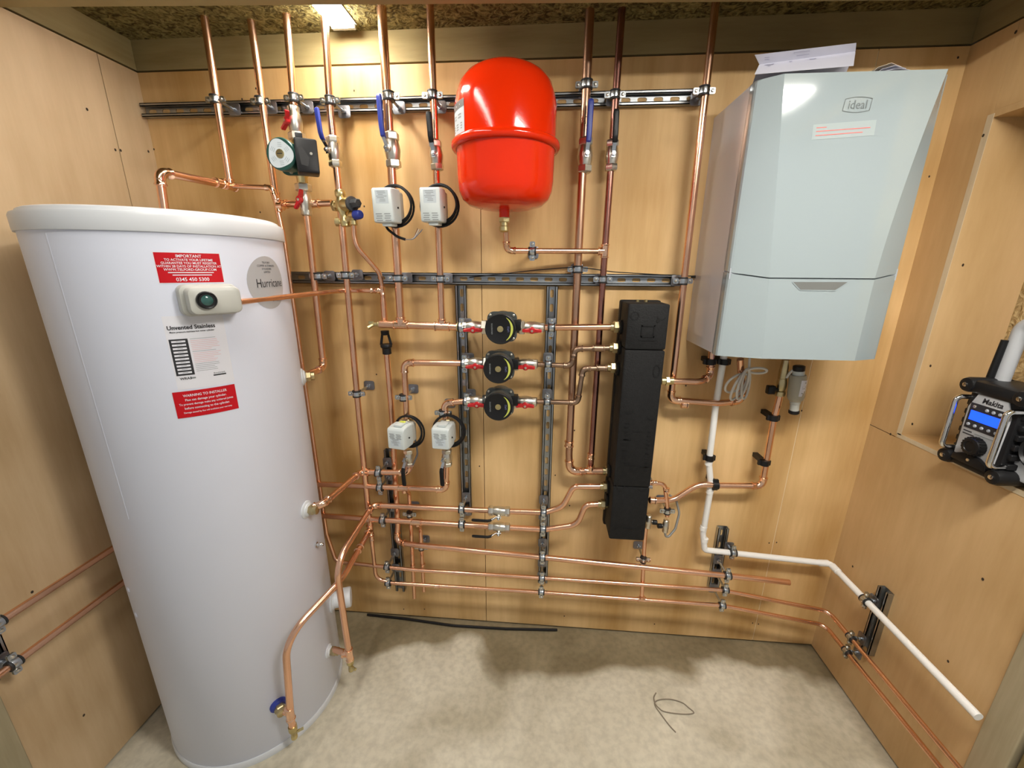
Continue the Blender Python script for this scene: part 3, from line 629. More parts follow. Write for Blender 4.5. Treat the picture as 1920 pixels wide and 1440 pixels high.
def pump_valve(c, ax, n, r, L, label, rot=0, union=1):
    """pump isolating valve: nickel body, union nut on the pump side (+ax * union), red butterfly handle"""
    c = V(c); ax = V(ax).normalized(); n = (V(n) - ax * V(n).dot(ax)).normalized(); t = thing('pump_valve', c, label, 'valve', 'red handled pump valves')
    mb = MB(); k = r * 1.75
    mb.lathe([(r * 1.15, -L / 2), (r * 1.5, -L * .46), (r * 1.5, -L * .3), (k * .92, -L * .26), (k * 1.1, -L * .06), (k * 1.1, L * .1), (k * .95, L * .26), (r * 1.1, L * .45)], c, ax * union, 18); mb.build('body', NICK, t)
    mb = MB(); hexnut(mb, c + ax * union * L * .30, ax * union, r * 2.35, L * .24); mb.build('union_nut', NICK, t)
    mb = MB(); hexnut(mb, c - ax * union * L * .48, ax * union, r * 1.6, L * .18); mb.build('pipe_nut', NICK, t)
    F = frame(c + n * k * 1.05, ax, n) @ Matrix.Rotation(rot, 4, 'Z'); mb = MB()
    mb.lathe([(.0105, 0), (.0115, .003), (.011, .010), (.008, .012)], (0, 0, 0), (0, 0, 1), 16)
    for s_ in (-1, 1): mb.loft([[V((s_ * x, a, z + b)) for a, b in ((-w, -h), (w, -h), (w, h), (-w, h))] for x, w, h, z in ((.002, .0062, .0055, .0055), (.012, .005, .0055, .006), (.030, .0032, .0065, .010), (.0325, .002, .005, .010))])
    mb.v = [F @ v for v in mb.v]; bh = mb.build('butterfly_handle', RED, t)
    mb = MB(); mb.lathe([(.0044, .011), (.0044, .0135), (.003, .0142)], F.translation, n, 10); mb.build('handle_screw', NICK, bh)
    return t
for (nm, y, _, _), xl, xr, cx, cy in zip(rows, (889, 893, 896), (998, 986, 985), (938, 934, 934), (617, 692, 763)):
    yv = y
    pump_valve(at(xl, y, A_), X, (0, -1, -.25), R22, .085, f'red-handled pump valve left of the {nm} black pump')
    pump_valve(at(xr, y + 1, A_), X, (0, -1, -.25), R22, .085, f'red-handled pump valve right of the {nm} black pump', union=-1)
    # the pump itself
    cc = (at(xl, y, A_) + at(xr, y, A_)) / 2
    t = thing('circulator_pump', cc, f'{nm} of three round black-faced circulator pumps', 'pump', 'black circulator pumps')
    f = at(cx, cy, A_ - .085); ax = V((0, -1, 0)); base = V((f.x, A_ + .025, f.z))
    mb = MB(); mb.lathe([(.030, .0), (.044, .006), (.050, .016), (.050, .040), (.046, .045)], base, ax, 28)
    for s_ in (-1, 1): mb.cyl(base + V((0, -.025, 0)), V((f.x + s_ * .064, A_, cc.z)), .021, 18)
    mb.build('volute', DGREY, t)
    mb = MB(); mb.prism(rrect(.100, .100, .022), 0, .012, 0, frame(base + ax * .044, (1, 0, 0), ax)); mb.lathe([(.046, .056), (.048, .075), (.046, .100)], base, ax, 30); mb.build('motor', DGREY, t)
    for sx, sz in ((-1, -1), (-1, 1), (1, -1), (1, 1)):
        mb = MB(); q = base + V((sx * .039, 0, sz * .039)) + ax * .056; mb.lathe([(.0042, 0), (.0042, .004), (.002, .0052)], q, ax, 10); mb.build('bolt', NICK, t)
    mb = MB(); mb.lathe([(.047, .098), (.0500, .102), (.0500, .110), (.0470, .1115), (.0445, .1105), (.001, .1105)], base, ax, 36)
    F = frame(base + ax * .1112, (1, 0, 0), ax); FX = F.to_3x3() @ V((1, 0, 0))
    def fn(u, v, F=F): return base + ax * .1112 + V((u, 0, v))
    rr0, rr1 = .0365, .0420; arcv = []; N = 18
    for i in range(N + 1):
        a = math.radians(-62 + 124 * i / N); w_ = math.sin(PI * i / N) * .0042 + .0006; arcv += [fn((rr1 - w_ * 1.6) * math.cos(a), (rr1 - w_ * 1.6) * math.sin(a)), fn(rr1 * math.cos(a), rr1 * math.sin(a))]
    mb.add(arcv, [(2 * i, 2 * i + 1, 2 * i + 3, 2 * i + 2) for i in range(N)], 1)
    mb.text('GRUNDFOS', .0068, lambda u, v: fn(-.025 - v, u), 2); mb.text('UPS2', .0085, lambda u, v: fn(.029 - v, u), 3)
    fcap = mb.build('face_cap', [BLK, LIME, INKG, mat('ink_blue', (.16, .17, .36), .5)], t)
    mb = MB(); mb.lathe([(.010, .1105), (.010, .1125), (.0075, .1125), (.0075, .116), (.002, .1165)], base, ax, 18); mb.build('vent_screw', BRASS, fcap)
    mb = MB(); mb.box((f.x + .040, base.y - .028, f.z - .012), (f.x + .064, base.y - .062, f.z + .024), bev=.003); mb.build('cable_plug', BLK, t)

# header unions (left side)
def union(c, ax, r, label_parent, m=NICK, R=.0195):
    mb = MB(); hexnut(mb, V(c), ax, R, .018); mb.lathe([(r * 1.35, -.010), (r * 1.35, .0), (R * .75, .018), (R * .75, .03)], c, ax, 18); return mb.build('union_nut', m, label_parent)
BR2 = mat('dull_brass', (.56, .46, .26), .33, 1, var=.2, vscale=40)
union(at(1150, 613, -.11), X, R22, h1r, BR2, .021); union(at(1148, 652, -.11), X, R22, h2r, BR2); union(at(1144, 689, -.11), X, R22, h3r, BR2)
union(at(1135, 883, -.092), X, R22, p7, BR2); union(at(1130, 912, -.11), X, R22, r1, BR2); union(at(1126, 945, -.11), X, R22, r2, BR2)
mb = MB(); mb.tube([at(1085, 948, A_), at(1086, 947, A_)], .001, 6)

# black foam header
hd = thing('low_loss_header', (1.72, -.19, .62), 'tall black foam-jacketed header box beside the boiler', 'header')
hx0, hx1, hz0, hz1, hy0, hy1 = 1.660, 1.787, .632, 1.489, -.192, -.045
def hblock(z0, z1, name, extra=None):
    mb = MB(); mb.rbox(hx1 - hx0, z1 - z0, -.075 - hy0, .006, .003, 0, frame(((hx0 + hx1) / 2, -.075, (z0 + z1) / 2), (1, 0, 0), (0, -1, 0)))
    if extra: extra(mb)
    return mb.build(name, FOAM, hd)
fy = hy0 - .0004
def ring2(mb, cx, cz, R, a0=0, a1=360, w=.0016, rz=1):
    n = 20; vs = []
    for i in range(n + 1):
        a = math.radians(a0 + (a1 - a0) * i / n)
        for rr in (R - w, R + w): vs += [V((cx + rr * math.cos(a), fy - .0012, cz + rz * rr * math.sin(a)))]
    mb.add(vs, [(2 * i, 2 * i + 1, 2 * i + 3, 2 * i + 2) for i in range(n)])
def top(mb):
    ring2(mb, hx0 + .022, 1.452, .012); ring2(mb, hx1 - .022, 1.455, .014, 200, 330)
    for a, b in (((.046, 1.385), (.088, 1.389)), ((.046, 1.419), (.088, 1.423)), ((.046, 1.385), (.050, 1.423)), ((.084, 1.385), (.088, 1.423)), ((.040, 1.374), (.095, 1.378))): mb.box((hx0 + a[0], fy - .0018, a[1]), (hx0 + b[0], fy + .002, b[1]))
    mb.text('PUSH', .010, lambda u, v: V((hx0 + .067 + u, fy - .001, 1.40 + v))) if False else None
hblock(1.345, hz1, 'jacket_top', top)
def mid(mb):
    ring2(mb, hx0 + .030, 1.14, .014, 180, 360); ring2(mb, hx1 - .022, 1.12, .014, 180, 330); ring2(mb, hx0 + .065, .925, .012, 170, 370); ring2(mb, hx0 + .024, .86, .013, 180, 360, rz=2); ring2(mb, hx1 - .025, .85, .014, 200, 350); ring2(mb, hx1 - .02, 1.275, .010, 0, 360, rz=2)
    for z in (1.09, 1.075, 1.06, 1.045, 1.03, 1.01, .99, .975, .96, .945): mb.box((hx0 + .020, fy - .0014, z), (hx0 + .036, fy + .002, z + .004)); mb.box((hx1 - .028, fy - .0014, z - .03), (hx1 - .016, fy + .002, z - .027))
    for x, z, w_ in ((.05, 1.06, .03), (.02, 1.03, .03), (.03, .935, .04), (.085, .93, .035)): mb.box((hx0 + x, fy - .0014, z), (hx0 + x + w_, fy + .002, z + .0025))
hblock(.852, 1.3425, 'jacket_middle', mid)
def bot(mb):
    ring2(mb, hx0 + .026, .685, .007); mb.box((hx0 + .046, fy - .0014, .68), (hx0 + .085, fy + .002, .683))
hblock(hz0, .8495, 'jacket_bottom', bot)
mb = MB(); mb.box((hx0 - .004, -.078, hz0 - .02), (hx1 + .004, hy1, hz1 + .003), bev=.006); mb.build('jacket_back', FOAM, hd)
for k, z in enumerate((1.405, 1.335, 1.26, .868, .80, .745)):
    mb = MB(); mb.lathe([(.024, 0), (.024, .006), (.02, .008)], (hx0 - .001, -.11, z), (-1, 0, 0), 18); mb.build('port_collar', FOAM, hd)
mb = MB(); mb.lathe([(.006, 0), (.006, .0016)], (hx1 - .032, fy + .0006, 1.437), (0, -1, 0), 14); mb.build('sensor_hole', mat('pit', (.002, .002, .002), .9), hd)
for x in (.045, .072):
    mb = MB(); mb.cyl((hx0 + x, -.11, hz1 - .002), (hx0 + x, -.11, hz1 + .008), .0055); mb.build('top_plug', BRASS, hd)
# bracket behind the header, filling valves and braided loop
mb = MB(); mb.box((1.70, -.03, .755), (1.845, -.0005, .79)); mb.box((1.70, -.034, .757), (1.845, -.030, .765)); tag(mb.build('mounting_bracket', ZINC, flat=True), 'short horizontal steel bracket poking out behind the black header', 'bracket')
def fill_valve(px, py, kx, label):
    c = at(px, py, -.09); t = thing('filling_valve', c, label, 'valve', 'filling valves'); mb = MB(); mb.lathe([(.009, -.028), (.011, -.026), (.011, -.012), (.0125, -.01), (.0125, .01), (.011, .012), (.011, .026), (.009, .028)], c, Z, 14); mb.cyl(c, c + V((kx * .016, 0, 0)), .006); mb.build('body', NICK, t)
    mb = MB(); mb.lathe([(.009, .014), (.010, .018), (.010, .030), (.008, .032)], c, (kx, -.1, .0), 10); mb.build('knob', BLK, t); return c
c1 = fill_valve(1248, 986, -1, 'small nickel filling valve under the hooked pipe'); c2 = fill_valve(1216, 978, 1, 'small nickel filling valve at the header foot')
mb = MB(); pts, _ = fillet([(c1 + V((0, 0, -.026)), 0), (at(1249, 1012, -.09), .012), (at(1266, 992, -.075), .03), (at(1274, 962, -.06), .05), (at(1268, 938, -.055), .02), (at(1255, 928, -.05), 0)]); mb.tube(pts, .0045, 10); tag(mb.build('braided_hose', mat('braid_grey', (.30, .30, .29), .4, .3)), 'thin grey flexible hose looping beside the filling valve', 'hose')

# ------------------------------------------------------------------ motorised valve actuators
def actuator(c, n, wide, tall, deep, upside, label, r, coil, yellow=False, tail=None):
    c = V(c); n = V(n).normalized(); t = thing('zone_valve', c, label, 'actuator', 'white valve actuators')
    up = Z - n * Z.dot(n); F = frame(c + n * .034, up.cross(n), n)   # x right, y up, z out
    mb = MB(); hw, hh = wide / 2, tall / 2; s_ = -1 if upside else 1
    out = rrect(wide, tall, .006); L = []
    for z, k, dy in ((0, .97, 0), (.004, 1, 0), (deep * .55, 1, 0), (deep - .006, .985, 0), (deep - .002, .95, 0), (deep, .90, 0)):
        L.append([V((x * k, (y * k if s_ * y < 0 or not upside else y * k) - (0 if (y * (-s_)) < 0 else 0), z)) for x, y in out])
    if upside:  # the wiring end on top slopes back
        for li, l in enumerate(L):
            for v in l:
                if v.y > hh * .55: v.y -= max(0, li - 2) * tall * .035
    mb.loft(L, 0, F)
    for k in range(4):
        for sx in (-1, 1):
            y = (-hh * .48 - k * tall * .062) if not upside else (hh * .42 - k * tall * .062); x0 = sx * (wide * .20) + (k % 2) * .002 - .001
            mb.box((x0 - wide * .14, y - .0012, deep - .001), (x0 + wide * .14, y + .0012, deep + .0005), 1, F)
    y0 = hh * .50 if not upside else -hh * .30
    mb.box((-wide * .30, y0 - tall * .20, deep - .001), (wide * .30, y0 + tall * .17, deep + .0003), 2, F)
    random.seed(3)
    for k in range(7):
        yy = y0 + tall * .13 - k * tall * .045; a = random.uniform(-.26, -.1); b = random.uniform(.05, .27)
        mb.box((wide * a, yy, deep), (wide * b, yy + .0014, deep + .0006), 3, F)
    mb.build('cover', [WHT, INKG, LBLG, INKG], t)
    mb = MB(); mb.rbox(wide * .46, tall * .12, deep * .75, .004, .002, 0, F @ Matrix.Translation(V((wide * .05, -s_ * (hh + tall * .03), .004)))); mb.build('cable_entry', WHT, t)
    mb = MB(); mb.rbox(wide * .92, tall * .92, .03, .01, .002, 0, F @ Matrix.Translation(V((0, 0, -.03)))); mb.build('base', CREAM, t)
    mb = MB(); mb.lathe([(.003, 0), (.003, .004)], F @ V((hw - .001, -tall * .05, deep * .45)), F.to_3x3() @ V((1, 0, 0)), 8); mb.build('side_pin', BLK, t)
    mb = MB()
    for k, (R, off, ty) in enumerate(((.058, (.002, .006), 0), (.055, (.005, .010), .004), (.061, (.003, .002), -.004))):
        mb.ringtube(c + n * (.020 + ty) + V((off[0] + .004, 0, off[1] + coil)), n + V((.06 * k - .06, 0, .05 * k)), R, .0036, 30, 7)
    mb.build('coiled_cable', BLK, t)
    mb = MB(); mb.lathe([(r * 1.25, -.044), (r * 1.55, -.040), (r * 1.55, -.026), (r * 1.35, -.024), (r * 1.6, 0), (r * 1.35, .024), (r * 1.55, .026), (r * 1.55, .040), (r * 1.25, .044)], c, Z, 14); mb.cyl(c, c + n * .02, r * 1.3); mb.build('valve_body', BR2, t)
    if yellow:
        mb = MB(); mb.rbox(.022, .012, .012, .003, .001, 0, F @ Matrix.Translation(V((.006, hh + .004, .012)))); mb.build('release_tab', YEL, t)
    if tail: tail(t)
def tail1(t):
    P = [at(718, 412, -.13), at(727, 430, -.14), at(745, 444, -.15), at(760, 449, -.15)]; pts, _ = fillet([(P[0], 0), (P[1], .03), (P[2], .05), (P[3], 0)]); mb = MB(); mb.tube(pts, .0042, 10); mb.build('cable_tail', BLK, t)
    for k, (m_, q) in enumerate(((mat('wire_brown', (.30, .16, .10), .5), (783, 428)), (CABLEW, (786, 430)), (mat('wire_blue', (.06, .09, .30), .5), (790, 433)), (mat('wire_grey', (.2, .2, .22), .5), (792, 430)))):
        mb = MB(); pts, _ = fillet([(P[3], 0), (at(775, 449, -.15 - k * .003), .02), (at(*q, -.15 - k * .004), 0)]); mb.tube(pts, .0014, 6); mb.build('wire', m_, t)
def tail2(t):
    P = [at(781, 835, -.13), at(783, 852, -.135), at(774, 872, -.14)]; pts, _ = fillet([(at(776, 815, -.12), 0), (P[0], .03), (P[1], .03), (P[2], 0)]); mb = MB(); mb.tube(pts, .0036, 8); mb.build('cable_tail', mat('grey_cable', (.12, .11, .11), .5), t)
    for k, q in enumerate(((758, 882), (763, 884), (769, 885))):
        mb = MB(); mb.tube([P[2], at(q[0] + 3, q[1] - 6, -.15), at(*q, -.15)], .0015, 6); mb.build('wire', mat('wire_pink', (.34, .18, .14), .5), t)
actuator(at(741, 390, A_), (-.06, -1, -.05), .068, .100, .060, False, 'white valve actuator under the large blue lever', R22, 0, tail=tail1)
actuator(at(823, 389, A_), (-.03, -1, -.05), .066, .098, .060, False, 'white valve actuator beside the foot of the red vessel', R22, 0)
actuator(at(768, 805, A_), (-.22, -1, .0), .068, .084, .062, True, 'white valve actuator with yellow tab, lower left of the pumps', R22, -.004, True, tail2)
actuator(at(841, 805, A_), (-.10, -1, .0), .066, .084, .058, True, 'white valve actuator left of the lowest pump, two black cables over it', R22, -.002)

# ------------------------------------------------------------------ green pump with its two valves
gp = thing('hot_water_pump', g0, 'green pump with grey disc face and black terminal box', 'pump')
gax = (g0 - g1).normalized(); gc = at(563, 305, -.10); fd = at(527, 298, -.205); mx = (fd - gc); mx -= gax * mx.dot(gax); mL = mx.length; mx.normalize()
mb = MB(); mb.lathe([(.015, -.075), (.017, -.070), (.017, -.045), (.028, -.03), (.033, 0), (.028, .03), (.017, .045), (.017, .07), (.015, .075)], gc, gax, 20); mb.lathe([(.030, 0), (.040, .015), (.042, .03)], gc, mx, 24); mb.build('bronze_volute', BRASS, gp)
mb = MB(); mb.prism(rrect(.088, .088, .02), .026, .038, 0, frame(gc, mx.cross(gax), mx)); mb.lathe([(.036, .036), (.040, .05), (.043, mL - .03), (.0455, mL - .012), (.0455, mL - .003), (.043, mL)], gc, mx, 32); gm = mb.build('motor', GREEN, gp)
F = frame(gc + mx * mL, gax.cross(mx), mx); tri = []
for i in range(36):
    a = 2 * PI * i / 36; tri.append(F @ V(((.0385 + .0035 * math.cos(3 * a + .5)) * math.cos(a), (.0385 + .0035 * math.cos(3 * a + .5)) * math.sin(a), .0012)))
mb = MB(); mb.add(tri, [tuple(range(36))])
for k, a0 in enumerate((.5, 1.5, 2.6, 3.7, 4.8, 5.6)):
    for j in range(3): q = F @ Matrix.Rotation(a0, 4, 'Z'); mb.box((.019 + j * .005, -.006, .0012), (.0205 + j * .005, .006, .0016), 1, q)
mb.build('disc_label', [LBLG, mat('label_ink', (.34, .40, .44), .5)], gp)
mb = MB(); mb.lathe([(.0125, .0005), (.0125, .003), (.010, .0035)], F.translation, mx, 20); mb.box((-.008, -.001, .003), (.008, .001, .0042), 1, F); mb.build('vent_plug', [BRASS, INK], gm)
bxn = V((.50, -.86, 0)).normalized()
tbF = frame(gc + mx * .058 + V((.049, .012, -.004)), bxn.cross(V((0, 0, 1))) * -1, bxn)
mb = MB(); mb.rbox(.062, .094, .062, .006, .004, 0, tbF); mb.box((-.026, .036, .01), (-.006, .062, .05), 0, tbF, bev=.002); mb.prism([(-.022, .02), (-.012, .024), (.006, -.006), (.0, -.030), (-.018, -.026), (-.020, -.004)], .060, .0625, 1, tbF); mb.build('terminal_box', [BLK, RUBBER], gp)
mb = MB(); mb.lathe([(.004, 0), (.004, .002)], tbF @ V((.012, .006, .0615)), bxn, 10); mb.build('box_screw', NICK, gp)
for px, py in ((547, 323), (577, 325)):
    mb = MB(); mb.lathe([(.005, 0), (.005, .006)], at(px, py, -.15), mx, 10); mb.build('bolt', NICK, gp)
pump_valve(gc + gax * .114, -gax, (-.75, -1, 0), R22, .095, 'red-handled valve directly above the green pump', rot=-.85)
pump_valve(gc - gax * .114, gax, (-.15, -1, -.1), R22, .095, 'red-handled valve directly below the green pump', rot=-.5)

# ------------------------------------------------------------------ brass inlet block
ib = thing('inlet_block', at(645, 390, A_), 'brass multi-port valve block with black knob and blue cap', 'valve')
b0, b1 = at(636.5, 356, A_), at(649, 425, A_); bx = (b1 - b0); bl = bx.length; bx.normalize()
mb = MB(); mb.lathe([(.014, 0), (.0165, .004), (.0165, .018), (.0135, .022), (.019, .035), (.021, .045), (.019, .062), (.014, .072), (.0135, .085), (.017, .092), (.017, .104), (.0135, .110), (.0165, bl - .016), (.0165, bl - .002), (.014, bl)], b0, bx, 20); mb.build('body', BRASS, ib)
q0 = b0 + bx * .047; kd = V((.84, -.45, .02)).normalized()
mb = MB(); mb.lathe([(.017, 0), (.021, .014), (.022, .03), (.019, .044), (.019, .048)], q0, kd, 20); mb.build('cartridge', BRASS, ib)
mb = MB(); mb.lathe([(.0225, .046), (.0235, .050), (.0225, .055), (.015, .057)], q0, kd, 20); mb.lathe([(.0155, .055), (.0145, .080), (.012, .083)], q0, kd, 6); mb.build('black_knob', mat('knob_grey', (.035, .037, .04), .4), ib)
mb = MB(); mb.cyl(q0, q0 + V((-.036, .012, 0)), .0135); hexnut(mb, q0 + V((-.024, .01, 0)), (-1, .3, 0), .0175, .014); mb.build('side_inlet', BRASS, ib)
q1 = b0 + bx * .098
mb = MB(); mb.cyl(q1, q1 + V((-.028, -.004, 0)), .011); mb.lathe([(.014, .016), (.014, .030), (.009, .033)], q1, (-1, -.1, 0), 14); mb.build('blank_plug', BRASS, ib)
q2 = at(662, 404, -.13)
mb = MB(); mb.cyl(q1, q2, .0105); mb.lathe([(.0125, -.012), (.0135, .0), (.0125, .014)], q2, kd, 16); mb.lathe([(.010, 0), (.0105, .014), (.0125, .016), (.0125, .028), (.009, .031)], q2, (0, 0, -1), 16); mb.build('relief_branch', BRASS, ib)
mb = MB(); mb.lathe([(.0145, .012), (.0150, .016), (.0135, .036), (.010, .040)], q2, kd, 18); mb.build('blue_cap', BLUE, ib)
# brass drain cock at the end of the manifold
dc = thing('drain_cock', at(706, 608, A_), 'small brass drain cock on the open end of the manifold', 'drain valve')
c = at(712, 608, A_); mb = MB(); mb.lathe([(.0105, -.004), (.0105, .006), (.0075, .009), (.0065, .026)], c, (-1, -.05, 0), 12); mb.build('body', BRASS, dc)
mb = MB(); q = c + V((-.020, 0, 0)); mb.lathe([(.006, 0), (.006, .018), (.0068, .020), (.0068, .026)], q, (-.75, -.5, -.45), 10); mb.build('spout', BRASS, dc)
mb = MB(); mb.box(q + V((-.020, -.004, -.002)), q + V((0, .004, .010)), bev=.002); mb.build('spindle', BRASS, dc)

# ------------------------------------------------------------------ red expansion vessel
VC = V((1.272, -.178, 0)); ev = thing('expansion_vessel', VC, 'glossy red-orange expansion vessel hung high on the wall', 'vessel')
zt, zb, zr, R = 2.134, 1.764, 1.932, .1455
prof = [(.001, zt), (.03, zt - .001), (.06, zt - .005), (.09, zt - .014), (.113, zt - .028), (.130, zt - .048), (.139, zt - .072), (R, zt - .10), (R, zr + .008), (R, zr - .008), (R * .985, zr - .02), (R * .975, zb + .075), (R * .95, zb + .048), (R * .88, zb + .026), (R * .76, zb + .012), (R * .55, zb + .004), (.03, zb), (.001, zb)]
mb = MB(); mb.lathe([(r, z) for r, z in prof[::-1]], (VC.x, VC.y, 0), Z, 64); mb.build('shell', REDV, ev, 60)
mb = MB(); mb.lathe([(R, -.011), (R + .009, -.010), (R + .0125, -.004), (R + .0125, .005), (R + .009, .010), (R, .011)], (VC.x, VC.y, zr), Z, 64, cap=False); mb.build('seam_band', REDV, ev, 60)
th0, th1 = -76, -44
mb = MB(); n = 10
for j, (za, zb_, m_) in enumerate(((1.947, 2.025, 0), (2.007, 2.025, 1))):
    vs = []
    for i in range(n + 1):
        a = math.radians(th0 + (th1 - th0) * i / n)
        rr = R + .0006 + j * .0004
        for z in (za, zb_): vs.append(V((VC.x + rr * math.sin(a), VC.y - rr * math.cos(a), z)))
    mb.add(vs, [(2 * i, 2 * i + 2, 2 * i + 3, 2 * i + 1) for i in range(n)], m_)
vp = lambda u, v: V((VC.x + (R + .0012) * math.sin(math.radians(-60) + u / R), VC.y - (R + .0012) * math.cos(math.radians(-60) + u / R), v))
for x0, x1, z in ((-.028, .02, 2.014), (-.02, -.005, 1.991), (.008, .025, 1.991), (-.02, -.005, 1.984), (.008, .025, 1.984), (-.03, .03, 1.969), (-.03, .03, 1.963), (-.03, .03, 1.957)):
    mb.add([vp(x0, z), vp((x0 + x1) / 2, z), vp(x1, z), vp(x1, z + .003), vp((x0 + x1) / 2, z + .003), vp(x0, z + .003)], [(0, 1, 4, 5), (1, 2, 3, 4)], 2 if z < 2.0 else 0)
mb.build('data_label', [LBLG, mat('label_dark', (.10, .10, .10), .5), INKG], ev)
mb = MB(); mb.cyl((VC.x - .004, VC.y, zb + .004), (VC.x - .004, VC.y, zb - .022), .016, 18); mb.build('stub', REDV, ev)
mb = MB(); q = V((VC.x - .004, VC.y, zb - .02)); hexnut(mb, q, (0, 0, -1), .0175, .016); mb.lathe([(.0125, .014), (.0125, .026), (.0155, .028), (.0155, .04), (.010, .044)], q, (0, 0, -1), 14); mb.build('brass_union', BRASS, ev)
mb = MB(); mb.box((VC.x - .03, -.055, zr - .02), (VC.x + .03, -.0005, zr + .02)); mb.build('wall_strap', ZINC, ev)

# ------------------------------------------------------------------ boiler
bo = thing('wall_boiler', (2.13, -.15, 1.35), 'white gloss wall-hung boiler with folded papers on top', 'boiler')
bx0, bx1, bz0, bz1, byf, byo = 1.914, 2.363, 1.346, 2.052, -.258, -.300
zs = 1.588     # gap between upper and lower front
def facet(z):  # x of the two creases in the front; the centre panel tapers downward
    k = (z - bz0) / (bz1 - bz0)
    return (bx0 + .116 - .066 * k ** 1.15, bx1 - .080 + .050 * max(0, (k - .30) / .70) ** 1.6)
mb = MB(); mb.box((bx0, -.0005, bz0 + .002), (bx1, byf + .020, bz1 - .0005), 0); mb.build('casing', BOILS, bo, 30)
def front(z0, z1, name, dip0, dip1):
    """convex front cover: side returns, rounded arrises, two facets and a centre panel"""
    loops = []; N = 14
    for i in range(N + 1):
        q = i / N; zq = z0 + (z1 - z0) * q; a, b = facet(zq)
        sec = [(bx0, byf + .022), (bx0, byf - .004), (bx0 + .003, byf - .010), (bx0 + .008, byf - .013), (a, byo), (b, byo), (bx1 - .008, byf - .013), (bx1 - .003, byf - .010), (bx1, byf - .004), (bx1, byf + .022)]
        dz = []
        for x, y in sec:
            k = max(0, min(1, (byf - y) / (byf - byo)))     # the edge dips where the front bulges
            dz.append(zq - (dip0 * (1 - q) + dip1 * q) * k)
        loops.append([V((x, y, z)) for (x, y), z in zip(sec, dz)])
    mb = MB(); n = len(loops[0]); vs = [v for l in loops for v in l]; fs = []
    for k in range(N):
        for i in range(n - 1): fs.append((k * n + i, k * n + i + 1, (k + 1) * n + i + 1, (k + 1) * n + i))
    fs.append(tuple(range(n))[::-1]); fs.append(tuple(N * n + i for i in range(n))); mb.add(vs, fs)
    return mb
mb = front(zs + .003, bz1, 'front_panel', .018, 0)
lx, lz = 2.147, 1.982; ly = byo - .0012
tf = lambda s_: (lambda u, v: V((lx + u, ly, lz + v)))
mb.text('ideal', .0265, lambda u, v: V((lx + u, ly, lz - .008 + v)), 1, sx=.92)
def stroke(mb, P, w, m):
    for a, b in zip(P[:-1], P[1:]):
        a, b = V((a[0], ly, a[1])), V((b[0], ly, b[1])); d = (b - a).normalized(); nn = V((-d.z, 0, d.x)) * w; mb.add([a - nn, b - nn, b + nn, a + nn], [(0, 1, 2, 3)], m)
fr = [(lx - .031, lz + .013)] + [(lx - .031 + .062 * i / 10, lz + .013 + .004 * math.sin(PI * i / 10)) for i in range(11)] + [(lx + .029, lz - .012)] + [(lx + .029 - .062 * i / 10, lz - .012 - .004 * math.sin(PI * i / 10)) for i in range(11)] + [(lx - .031, lz + .013)]
stroke(mb, fr, .0006, 1)
sx_, sz_ = 2.121, 1.929
ca, sa = math.cos(.055), math.sin(.055)
def stk(u, v): return (sx_ + u * ca - v * sa, sz_ + u * sa + v * ca)
mb.add([V((stk(u, v)[0], ly + .0006, stk(u, v)[1])) for u, v in ((-.068, -.018), (.078, -.018), (.078, .016), (-.068, .016))], [(0, 1, 2, 3)], 2)
for u0, u1, v in ((-.06, -.036, .008), (-.06, .066, .000), (-.06, .05, -.009)): stroke(mb, [stk(u0, v), stk(u1, v)], .0008, 3)
mb.build('front_panel', [BOIL, mat('logo_grey', (.13, .15, .155), .5), mat('clear_label', (.35, .40, .41), .1), INKR], bo, 9)
mb = front(bz0, zs - .001, 'lower_cover', 0, .018)
hz = zs - .026
mb.add([V((x, byo - .0008, z)) for x, z in ((2.075, hz), (2.216, hz + .001), (2.188, hz - .021), (2.10, hz - .021))], [(0, 1, 2, 3)], 1)
for P, w in ((((2.072, hz + .001), (2.097, hz - .022), (2.190, hz - .022), (2.219, hz + .002)), .0012),):
    ly = byo - .0014; stroke(mb, P, w, 2)
mb.build('lower_cover', [BOIL, mat('finger_pull', (.15, .155, .15), .4), BOIL], bo, 9)
mb = MB(); mb.box((bx0 + .003, byf + .02, zs - .02), (bx1 - .003, byo + .03, zs + .01)); mb.build('gap_strip', GREYP, bo)
mb = MB(); mb.box((bx0 + .012, -.03, bz0 - .0005), (bx1 - .012, byf + .02, bz0 + .003)); mb.build('underside', GREYP, bo)
for px, py in ((1457, 690), (1397, 690)):
    q = at(px, py, -.10); mb = MB(); mb.cyl(V((q.x, -.10, bz0 + .002)), V((q.x, -.10, bz0 - .022)), .012, 14); mb.build('spigot', NICK, bo)
# papers lying on the boiler
zp = bz1 + .001
mb = MB()
def pq(rows, th=.0007):
    n = len(rows); vs = [V(p) + o for o in (V((0, 0, 0)), V((0, th, th * .5))) for r_ in rows for p in r_]; fs = []
    for i in range(n - 1): fs += [(2 * i, 2 * i + 1, 2 * i + 3, 2 * i + 2), (2 * n + 2 * i, 2 * n + 2 * i + 2, 2 * n + 2 * i + 3, 2 * n + 2 * i + 1), (2 * i, 2 * i + 2, 2 * n + 2 * i + 2, 2 * n + 2 * i), (2 * i + 1, 2 * n + 2 * i + 1, 2 * n + 2 * i + 3, 2 * i + 3)]
    fs += [(0, 2 * n, 2 * n + 1, 1), (2 * n - 2, 2 * n - 1, 4 * n - 1, 4 * n - 2)]; mb.add(vs, fs)
pA, pA2, pB, pB2, pC, pC2 = V((1.897, -.292, zp + .002)), V((2.124, -.292, zp + .014)), V((1.927, -.240, 2.0965)), V((2.153, -.240, 2.1180)), V((1.903, -.262, 2.1085)), V((2.138, -.262, 2.1265))
